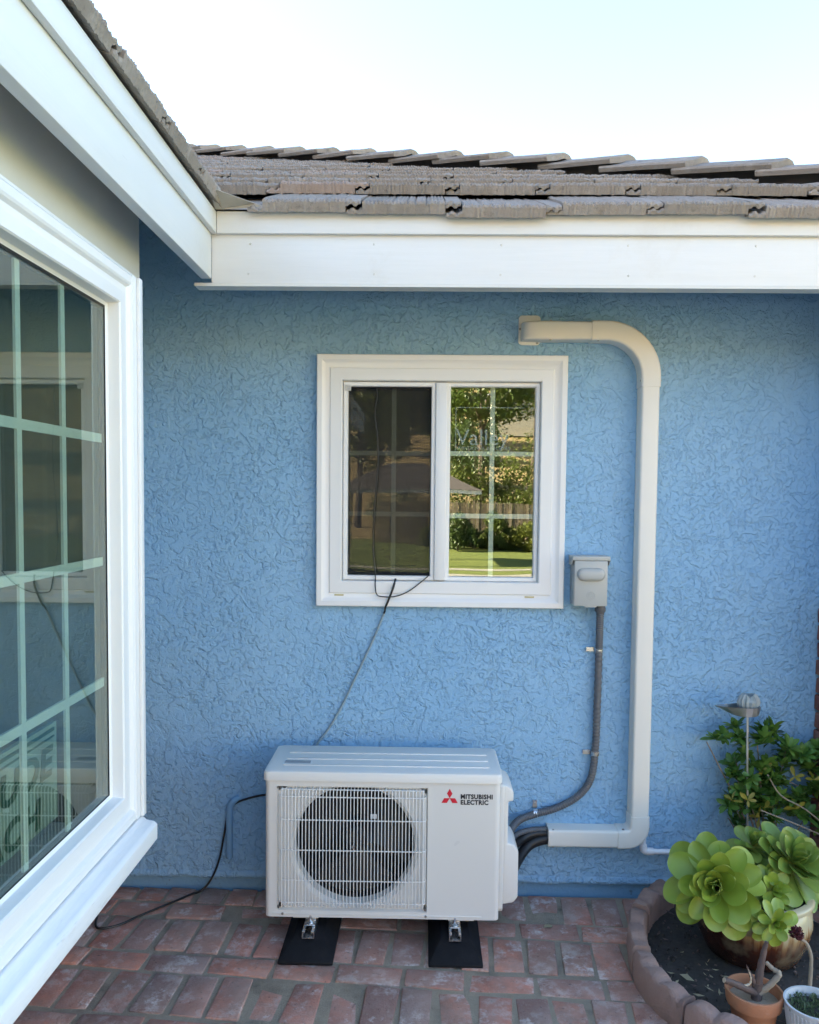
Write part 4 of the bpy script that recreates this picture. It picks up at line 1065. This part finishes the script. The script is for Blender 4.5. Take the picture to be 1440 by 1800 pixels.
# terracotta pot with a cut-back stump
tc_ = Vector((.990, -.820, .012))
tp = thing('terracotta_pot', tc_, 'small terracotta pot with gritty soil in front of the glazed pot', 'plant pot')
m = MB(); m.lathe(tc_, [(0, 0), (.054, 0), (.056, .004), (.068, .072), (.069, .074), (.077, .075), (.082, .112), (.081, .116), (.075, .116), (.073, .108), (.070, .080)], 44); m.build('shell', 'terracotta', tp, smooth=35)
m = MB(); m.lathe(tc_, [(0, .088), (.04, .089), (.0715, .084)], 30); m.build('grit', 'mortar_bed', tp)
sp_ = thing('stump_plant', tc_+Vector((.004, 0, .088)), 'cut back brown succulent stump growing in the terracotta pot', 'succulent')
B = tc_+Vector((.004, 0, .085))
def limb(name, pts, r, mat='dry_stem', cut=None):
    P_2 = spline([B+Vector(p) for p in pts], 5); nn_ = len(P_2)
    MB().tube(P_2, [r[0]+(r[1]-r[0])*i/(nn_-1)+.0008*math.sin(i*2.1) for i in range(nn_)], 10).build(name, mat, sp_)
    if cut: 
        dd = (P_2[-1]-P_2[-2]).normalized(); MB().tube([P_2[-1]-dd*.001, P_2[-1]+dd*.0015], r[1]*.85, 10).build('cut_face', 'cut_end', sp_)
limb('trunk', [(.0, -.005, -.01), (.004, -.002, .025), (.008, .0, .05)], (.016, .015))
limb('branch', [(.006, 0, .04), (.012, .0, .09), (.022, .002, .145), (.028, .0, .175)], (.0135, .005))
limb('branch', [(.0, -.004, .02), (-.04, -.02, .045), (-.085, -.03, .068), (-.105, -.034, .076)], (.0115, .0085), cut=True)
limb('branch', [(.004, -.006, .02), (.030, -.012, .045), (.055, -.015, .075), (.062, -.012, .088), (.050, .0, .092), (.034, .012, .105)], (.010, .006), 'dry_stem_pale', cut=True)
limb('thorn', [(.0, 0, .035), (-.012, -.004, .065), (-.022, -.004, .085), (-.032, -.008, .108)], (.009, .001), 'dry_stem')
limb('thorn', [(-.045, -.022, .052), (-.026, -.02, .058), (-.022, -.018, .075), (-.030, -.018, .10)], (.004, .001), 'cut_end')

# white pot with low herb, metal hook
wc = Vector((1.135, -.890, .004))
wp = thing('white_pot', wc, 'white ribbed pot with low herbs at the lower right corner', 'plant pot')
m = MB(); m.lathe(wc, [(0, 0), (.060, 0), (.063, .006), (.080, .118), (.083, .124), (.083, .130), (.077, .130), (.074, .112)], 44)
for v in m.v:
    if .01 < v.z-wc.z < .12: pass
m.build('shell', 'white_pot_glaze', wp, smooth=40)
for k in range(44):
    q = 2*math.pi*k/44; m = MB(); m.tube([(wc.x+.064*math.cos(q), wc.y+.064*math.sin(q), wc.z+.010), (wc.x+.0800*math.cos(q), wc.y+.0800*math.sin(q), wc.z+.116)], .0022, 5)
    if k == 0: rib = m
    else: rib.add(m.v, m.f)
rib.build('rib_band', 'white_pot_glaze', wp)
m = MB(); m.lathe(wc, [(0, .106), (.074, .104)], 30); m.build('potting_soil', 'soil', wp)
hk = thing('plant_hook', wc+Vector((.012, -.03, .105)), 'thin bent wire hook stuck in the white pot', 'wire hook')
b0 = wc+Vector((.012, -.03, .100))
MB().tube(spline([b0, b0+Vector((-.004, 0, .03)), b0+Vector((-.010, 0, .065)), b0+Vector((-.008, 0, .075)), b0+Vector((-.002, 0, .076)), b0+Vector((.004, 0, .066)), b0+Vector((.004, 0, .080))], 6), .0014, 6).build('wire', 'zinc', hk)
gh = MB(); rs = random.Random(3)
for k in range(420):
    a, r_ = rs.uniform(0, 6.28), .072*math.sqrt(rs.random()); p = Vector((wc.x+r_*math.cos(a), wc.y+r_*math.sin(a), wc.z+.106))
    d = Vector((rs.gauss(0, .6), rs.gauss(0, .6), 1)).normalized()*rs.uniform(.008, .024); s_ = d.orthogonal().normalized()*rs.uniform(.0015, .004); s_.rotate(Matrix.Rotation(rs.uniform(0, 6), 3, d.normalized()))
    gh.add([p, p+d*.6+s_, p+d, p+d*.6-s_], [(0, 1, 2, 3)])
tag(gh.build('herb_foliage', 'groundcover_leaf', o=wc+Vector((0, 0, .106)), recalc=False, smooth=0), 'low grey green herbs filling the white pot', 'herbs', kind='stuff')
# dried flower stalk
fb = Vector((1.165, -.80, .012))
fs_ = thing('dried_flower', fb, 'dried dark red flower head on a bent stalk beside the white pot', 'flower')
MB().tube(spline([fb, (1.162, -.80, .10), (1.164, -.80, .19), (1.162, -.80, .225), (1.148, -.80, .258), (1.132, -.80, .270)], 6), [.0058]*12+[.0052]*12+[.0045]*7, 9).build('stalk', 'dry_stem_pale', fs_)
hc = Vector((1.117, -.805, .290)); hm_ = MB(); rs = random.Random(5)
for k in range(120):
    d = Vector((rs.gauss(0, 1), rs.gauss(0, 1), rs.gauss(0, 1))).normalized(); p = hc+Vector((d.x*.014, d.y*.014, d.z*.011)); s_ = d.orthogonal().normalized(); s_.rotate(Matrix.Rotation(rs.uniform(0, 6), 3, d)); e_ = d*rs.uniform(.004, .009)+Vector((-.002, 0, .003))
    t_ = d.cross(s_); hm_.add([p+s_*.004, p-s_*.004, p+e_+t_*.003-s_*.002, p+e_*1.1+s_*.002], [(0, 1, 2, 3)])
hm_.tube([hc+Vector((.010, 0, -.012)), hc+Vector((-.004, 0, .010))], .012, 10)
hm_.build('flower_head', 'dead_bloom', fs_, recalc=False)

# garden stake with metal dish and ornament
gs = thing('garden_stake', (1.225, -.17, .0), 'thin metal stake carrying a dish with a grey ornament', 'garden stake')
MB().tube([(1.226, -.17, -.02), (1.210, -.15, .775)], .0042, 8).build('rod', 'galvanised', gs)
dz = .772
def dring(s_, z, spout): 
    out = []
    for k in range(14):
        q = 2*math.pi*k/14; x = .055*s_*math.cos(q); y = .045*s_*math.sin(q)
        if math.cos(q) < -.8: x -= spout*(abs(math.cos(q))-.8)/.2
        out.append((1.202+x, -.15+y, z))
    return out
m = MB(); m.loft([dring(.84, dz, 0), dring(.86, dz+.001, 0), dring(1.0, dz+.030, .055), dring(1.02, dz+.034, .060), dring(.94, dz+.033, .052), dring(.80, dz+.006, 0)]); m.build('dish', 'galvanised', gs, smooth=20)
m = MB(); rings = []
for i, (z, w_) in enumerate(((.026, .030), (.036, .037), (.050, .039), (.062, .036), (.072, .030), (.079, .024))):
    row = []
    for k in range(28):
        q = 2*math.pi*k/28; fl_ = 1+.09*(1 if k % 2 else -1); notch = 1-.45*math.exp(-((math.cos(q)*1.0)/.28)**2)*max(0, (z-.055)/.024)
        row.append((1.213+w_*fl_*math.cos(q), -.15+w_*.75*fl_*math.sin(q)*notch, dz+z-(.016*math.exp(-(math.cos(q)/.30)**2)*max(0, (z-.05)/.03))))
    rings.append(row)
m.loft(rings); m.build('ornament', 'ornament_stone', gs, smooth=15)

# shrub against the wall
sr = thing('azalea_shrub', (1.33, -.10, 0), 'dark green leafy shrub against the blue wall behind the succulents', 'shrub')
def cluster_mesh(seed, mat, n=17, L=.052):
    rs = random.Random(seed); m = MB()
    for k in range(n):
        q = k*2.4+rs.gauss(0, .2); el_ = rs.uniform(-.25, 1.25); d = Vector((math.cos(q)*math.cos(el_), math.sin(q)*math.cos(el_), math.sin(el_)))
        l = L*rs.uniform(.6, 1.05); s_ = d.cross(Vector((0, 0, 1))).normalized(); up_ = s_.cross(d); w_ = l*.21
        rowm = []
        for t, ww in ((0, .10), (.22, .5), (.45, .88), (.68, 1.), (.86, .72), (1, .08)):
            c_ = d*l*t-up_*(l*.16*t*t); rowm.append([c_-s_*w_*ww+up_*w_*.25*ww, c_, c_+s_*w_*ww+up_*w_*.25*ww])
        m.loft(rowm, closed=False, caps=False)
    return m.mesh('leaf_cluster', mat, recalc=False, smooth=60)
CL = [cluster_mesh(k, 'shrub_leaf') for k in range(6)]; CY_ = [cluster_mesh(40+k, 'shrub_leaf_yellow', 4, .044) for k in range(3)]
rs = random.Random(17)
spots = [(1.085, .665), (1.165, .675), (1.250, .690), (1.275, .665), (1.33, .655), (1.30, .70), (1.385, .63), (1.43, .62), (1.47, .60), (1.20, .60), (1.26, .595), (1.31, .59), (1.36, .575), (1.42, .565), (1.15, .565), (1.20, .54), (1.25, .545), (1.13, .53), (1.28, .53), (1.17, .48), (1.22, .475), (1.27, .47), (1.33, .50), (1.15, .435), (1.20, .42), (1.25, .42), (1.31, .44), (1.38, .46), (1.44, .45), (1.49, .52), (1.36, .40), (1.42, .38), (1.29, .385), (1.47, .36), (1.515, .63), (1.24, .36), (1.18, .37)]
spots += [(a+rs.uniform(-.06, .06), b+rs.uniform(-.05, .05)) for a, b in spots if a > 1.15]
spots += [(a+rs.uniform(-.05, .05), b+rs.uniform(-.06, .02)) for a, b in spots[:37] if a > 1.12]
for x, z in spots:
    x = min(x+.045, 1.515); y = -.115+rs.uniform(-.06, .045)
    link('leaf_cluster', rs.choice(CL), (x-.02, y, z), sr, rot=(rs.gauss(0, .4)+.3, rs.gauss(0, .4), rs.uniform(0, 6)), scale=[rs.uniform(.8, 1.15)]*3)
for x, z in ((1.245, .575), (1.19, .46), (1.25, .43), (1.13, .455), (1.36, .55), (1.235, .395), (1.37, .43), (1.43, .54), (1.50, .55)):
    link('leaf_cluster', rs.choice(CY_), (x+.02, -.18, z), sr, rot=(rs.gauss(.8, .5), rs.gauss(0, .5), rs.uniform(0, 6)))
tw_ = MB()
for x, z in spots[:37:3]:
    tw_.tube(spline([(1.33+rs.uniform(-.05, .05), -.10, 0), (1.32+(x-1.32)*.35, -.10+rs.uniform(-.03, .03), z*.5), (x-.02, -.115+rs.uniform(-.03, .02), z)], 5), [.006-.0004*i for i in range(11)], 6)
tw_.build('branches', 'twig', sr)
tw_ = MB(); tw_.tube(spline([(1.52, -.16, .35), (1.42, -.18, .43), (1.33, -.18, .48), (1.275, -.19, .56)], 6), .0028, 6); tw_.tube(spline([(1.50, -.20, .33), (1.38, -.20, .38), (1.25, -.20, .43)], 6), .0024, 6); tw_.tube(spline([(1.53, -.08, .44), (1.44, -.08, .48), (1.36, -.09, .52)], 6), .0024, 6)
tw_.build('bare_twigs', 'dry_stem_pale', sr)

# litter on the bed and patio
rs = random.Random(23)
lm = MB().add([(-.5, 0, 0), (-.1, .25, .08), (.5, .05, .02), (.1, -.25, .1)], [(0, 1, 2, 3)]).mesh('fallen_leaf', 'dry_leaf', recalc=False)
for k, (x, y, s_, lab) in enumerate(((.865, -.60, .05, 'curled dry leaf on the soil left of the glazed pot'), (.84, -.70, .035, 'small dry leaf on soil inside the edging stones'), (-.955, -.12, .016, 'pale fleck of litter on bricks near the blue wall'), (.47, -.255, .045, 'dark dead leaf on bricks right of the support block'))):
    tag(link('fallen_leaf', lm, (x, y, .026 if k < 2 else .004), rot=(.2, .1, rs.uniform(0, 6)), scale=(s_, s_, s_)), lab, 'leaf')

# unseen house-shaped block on the left, added to shade roof and courtyard
nb_ = thing('shade_block', (-15.5, 2, -.62), 'unseen pale block added on the left to shade the courtyard', 'house')
MB().box(-20, -11, -10, 15, -.62, 8.6).build('wall', 'neighbour_wall', nb_, smooth=0)
MB().add([(-20.4, -10.4, 8.6), (-10.6, -10.4, 8.6), (-10.6, 15.4, 8.6), (-20.4, 15.4, 8.6), (-15.5, -7, 10.6), (-15.5, 12, 10.6)], [(0, 1, 4), (1, 2, 5, 4), (2, 3, 5), (3, 0, 4, 5), (3, 2, 1, 0)]).build('roof', 'neighbour_roof', nb_, smooth=0)
# ================================================================== YARD BEHIND THE CAMERA (seen only in reflections)
mb = MB(); nx, ny = 40, 24
def hz(x, y):
    d = max(0, -y-38); return -.62+min(30, d*.16+.0016*d*d)+noise.noise(Vector((x*.04, y*.04, 0)))*min(2.5, d*.06)
for j in range(ny+1):
    for i in range(nx+1):
        x, y = -160+320*i/nx, -36-150*j/ny; mb.v.append(Vector((x, y, hz(x, y)-.03)))
for j in range(ny):
    for i in range(nx): mb.f.append([j*(nx+1)+i, j*(nx+1)+i+1, (j+1)*(nx+1)+i+1, (j+1)*(nx+1)+i]); mb.mi.append(0)
tag(mb.build('hill', 'tan_hill', o=(0, -100, 0)), None, kind='structure')
tag(MB().box(-12, 14, -19.5, -7.5, -.64, -.600).build('bounce_slab', 'path_concrete', smooth=0), None, kind='structure')  # unseen sunlit concrete slab, added to bounce warm light into the courtyard
tag(MB().box(-12, 14, -21.6, -21.0, -.64, -.604).build('garden_path', 'path_concrete', smooth=0), None, kind='structure')
fe = thing('wooden_fence', (3, -33, -.62), 'weathered wooden fence across the back of the yard', 'fence')
pk = MB().box(-.064, .064, -.010, .010, 0, 1.85).mesh('plank', 'fence_wood', smooth=0)
for i in range(70): link('plank', pk, (-2+i*.15, -33+rnd.uniform(-.01, .01), -.60+rnd.uniform(-.02, .02)), fe)
MB().box(-2, 8.5, -33.06, -33.011, -.1, 0).build('rail', 'fence_wood', fe, smooth=0); MB().box(-2, 8.5, -33.06, -33.011, .9, 1.0).build('rail', 'fence_wood', fe, smooth=0)
pv = thing('patio_cover', (-.6, -24, -.62), 'low roofed garden shelter with white eave on four posts', 'shelter')
for x in (-2.6, .45):
    for y in (-22.4, -25.6): MB().box(x-.06, x+.06, y-.06, y+.06, -.62, 1.62).build('post', 'fence_wood', pv, smooth=0)
MB().box(-2.9, 1.75, -25.9, -22.1, 1.62, 1.74).build('eave', 'white_wood', pv, smooth=0)
MB().add([(-2.95, -25.95, 1.745), (1.8, -25.95, 1.745), (1.8, -22.05, 1.745), (-2.95, -22.05, 1.745), (-1.2, -24, 2.6), (0, -24, 2.6)], [(0, 1, 5, 4), (1, 2, 5), (2, 3, 4, 5), (3, 0, 4), (3, 2, 1, 0)]).build('roof', 'neighbour_roof', pv, smooth=0)
def foliage(name, label, base, hgt, rx, rz, count, leaf, mat, trunk_r=.15, cat='tree', group='trees in the yard', trunk=True, seed=0):
    rs = random.Random(seed); b = Vector(base); t = thing(name, b, label, cat, group); c = b+Vector((0, 0, hgt))
    if trunk:
        m = MB(); m.tube([b-Vector((0, 0, .2)), b+Vector((.1, .05, hgt*.45)), c], [trunk_r, trunk_r*.75, trunk_r*.3], 8)
        for k in range(6):
            d = Vector((rs.gauss(0, 1), rs.gauss(0, 1), rs.uniform(.1, .8))).normalized(); m.tube([b+Vector((0, 0, hgt*rs.uniform(.5, .8))), c+Vector((d.x*rx*.5, d.y*rx*.5, d.z*rz*.4))], [trunk_r*.4, trunk_r*.1], 6)
        m.build('trunk', 'bark', t)
    m = MB(); cl = []
    for k in range(26):
        d = Vector((rs.gauss(0, 1), rs.gauss(0, 1), rs.gauss(0, 1))).normalized()*rs.uniform(.45, 1.)**.6
        cl.append((c+Vector((d.x*rx*.8, d.y*rx*.8, d.z*rz*.8)), rs.uniform(.22, .42)*min(rx, rz)))
    for k in range(count):
        cc, cr = rs.choice(cl); d = Vector((rs.gauss(0, 1), rs.gauss(0, 1), rs.gauss(0, 1))).normalized()*cr*rs.uniform(.5, 1.05); p = cc+d
        a = Vector((rs.gauss(0, 1), rs.gauss(0, 1), rs.gauss(0, 1))).normalized()*leaf*rs.uniform(.6, 1.3); bb_ = a.orthogonal().normalized()*a.length*.45; bb_.rotate(Matrix.Rotation(rs.uniform(0, 6), 3, a.normalized()))
        m.add([p-a*.5, p+bb_*.5, p+a*.5, p-bb_*.5], [(0, 1, 2, 3)])
    m.build('crown', mat, t, recalc=False, smooth=0); return t
G = 'trees and bushes of the back yard'
foliage('yard_tree', 'broad sunlit tree behind the yard fence left side', (-3.5, -40, hz(-3.5, -40)), 6.0, 3.4, 3.0, 5200, .30, 'yard_leaf', .25, group=G, seed=1)
foliage('yard_tree', 'tall leaning tree above the garden shelter', (3.2, -44, hz(3.2, -44)), 7.2, 3.4, 2.6, 5200, .30, 'yard_leaf', .22, group=G, seed=2)
foliage('yard_tree', 'slim dark tree at the right end of the fence', (6.2, -36, hz(6.2, -36)), 3.6, .8, 3.0, 3000, .22, 'yard_leaf_dark', .12, group=G, seed=3)
foliage('yard_tree', 'large tree high on the tan hillside', (8.5, -62, hz(8.5, -62)), 6.5, 5.0, 3.6, 5200, .40, 'yard_leaf', .3, group=G, seed=4)
foliage('yard_tree', 'dark evergreen tree on the hillside', (-1.5, -66, hz(-1.5, -66)), 5.0, 4.6, 3.4, 4200, .40, 'yard_leaf_dark', .3, group=G, seed=5)
foliage('yard_tree', 'round crowned tree near the hilltop', (2.5, -92, hz(2.5, -92)), 5.0, 6.0, 4.0, 4200, .55, 'yard_leaf', .3, group=G, seed=15)
for i, (x, y, hh, rx, mt, lab) in enumerate(((-1., -35.0, 1.5, 1.7, 'yard_leaf_dark', 'dark bush behind the fence at its left end'), (1.9, -35.2, 1.9, 1.6, 'yard_leaf', 'sunlit bush behind the middle of the fence'), (4.4, -35.3, 1.8, 1.7, 'yard_leaf', 'sunlit bush behind the right half of the fence'), (5.3, -31.6, .55, .9, 'yard_leaf', 'low bush in front of the fence at its right end'), (2.1, -31.9, .35, .8, 'yard_leaf_dark', 'low dark bush in front of the fence near the shelter'), (.4, -31.8, .5, .7, 'yard_leaf', 'low bush in front of the fence behind the shelter'), (3.6, -32.0, .45, .9, 'yard_leaf', 'low sunlit bush in front of the fence at mid length'), (4.4, -30.8, .6, 1.0, 'yard_leaf', 'round bush before the right half of the fence'), (2.9, -31.2, .75, .7, 'yard_leaf', 'upright bush before the middle of the fence'), (1.3, -30.5, .7, .8, 'yard_leaf_dark', 'dark bush at the right corner of the shelter'), (4.6, -34.6, 3.0, 1.6, 'yard_leaf', 'tall bush overtopping the right half of the fence'), (2.6, -36.4, 3.4, 1.9, 'yard_leaf_dark', 'tall dark bush overtopping the middle of the fence'))):
    foliage('yard_bush', lab, (x, y, -.62), hh, rx, hh*.9+.3, 2600, .17, mt, .05, 'bush', G, seed=30+i)
rs_ = random.Random(77)
for i in range(16):
    x = -8+rs_.uniform(0, 24); y = -42-rs_.uniform(0, 62)
    if abs(x-.105*(-y)) < 2.2 and -78 < y < -50: x -= 5
    lab = ('%s %s %s' % (['sunlit', 'dark green', 'yellowing', 'dense', 'thin leaved', 'rounded', 'spreading', 'stunted'][i % 8], ['oak', 'evergreen'][i//8], 'growing on the tan slope behind the yard fence'))
    foliage('hill_tree', lab, (x, y, hz(x, y)), 2.6+rs_.uniform(0, 1.5), 2.6, 2.2, 2200, .34, rs_.choice(['yard_leaf', 'yard_leaf', 'yard_leaf_dark']), .15, group=G, seed=60+i)
nh = thing('neighbour_house', (8.8, -76, hz(8.8, -76)), 'pale gabled house on the hillside above the yard', 'house')
q0 = hz(8.8, -76); W_ = 2.6
MB().add([(8.8-W_, -78, q0-1), (8.8+W_, -78, q0-1), (8.8+W_, -72, q0-1), (8.8-W_, -72, q0-1), (8.8-W_, -78, q0+2.6), (8.8+W_, -78, q0+2.6), (8.8+W_, -72, q0+2.6), (8.8-W_, -72, q0+2.6), (8.8, -78, q0+4.0), (8.8, -72, q0+4.0)],
         [(0, 1, 5, 8, 4), (3, 7, 9, 6, 2), (0, 4, 7, 3), (1, 2, 6, 5), (4, 8, 9, 7), (5, 6, 9, 8)]).build('wall', 'neighbour_wall', nh, smooth=0)
rf = MB()
for s_ in (-1, 1): rf.add([(8.8, -71.5, q0+4.05), (8.8+s_*(W_+.5), -71.5, q0+2.40), (8.8+s_*(W_+.5), -78.5, q0+2.40), (8.8, -78.5, q0+4.05), (8.8, -71.5, q0+4.25), (8.8+s_*(W_+.5), -71.5, q0+2.60), (8.8+s_*(W_+.5), -78.5, q0+2.60), (8.8, -78.5, q0+4.25)], [(0, 1, 2, 3), (4, 5, 6, 7), (0, 1, 5, 4), (1, 2, 6, 5), (2, 3, 7, 6)])
rf.build('roof', 'neighbour_roof', nh, smooth=0)
tr_ = MB()
for s_ in (-1, 1): tr_.tube([(8.8, -71.45, q0+4.1), (8.8+s_*(W_+.5), -71.45, q0+2.45)], .12, 4)
tr_.build('bargeboard', 'white_wood', nh, smooth=0)
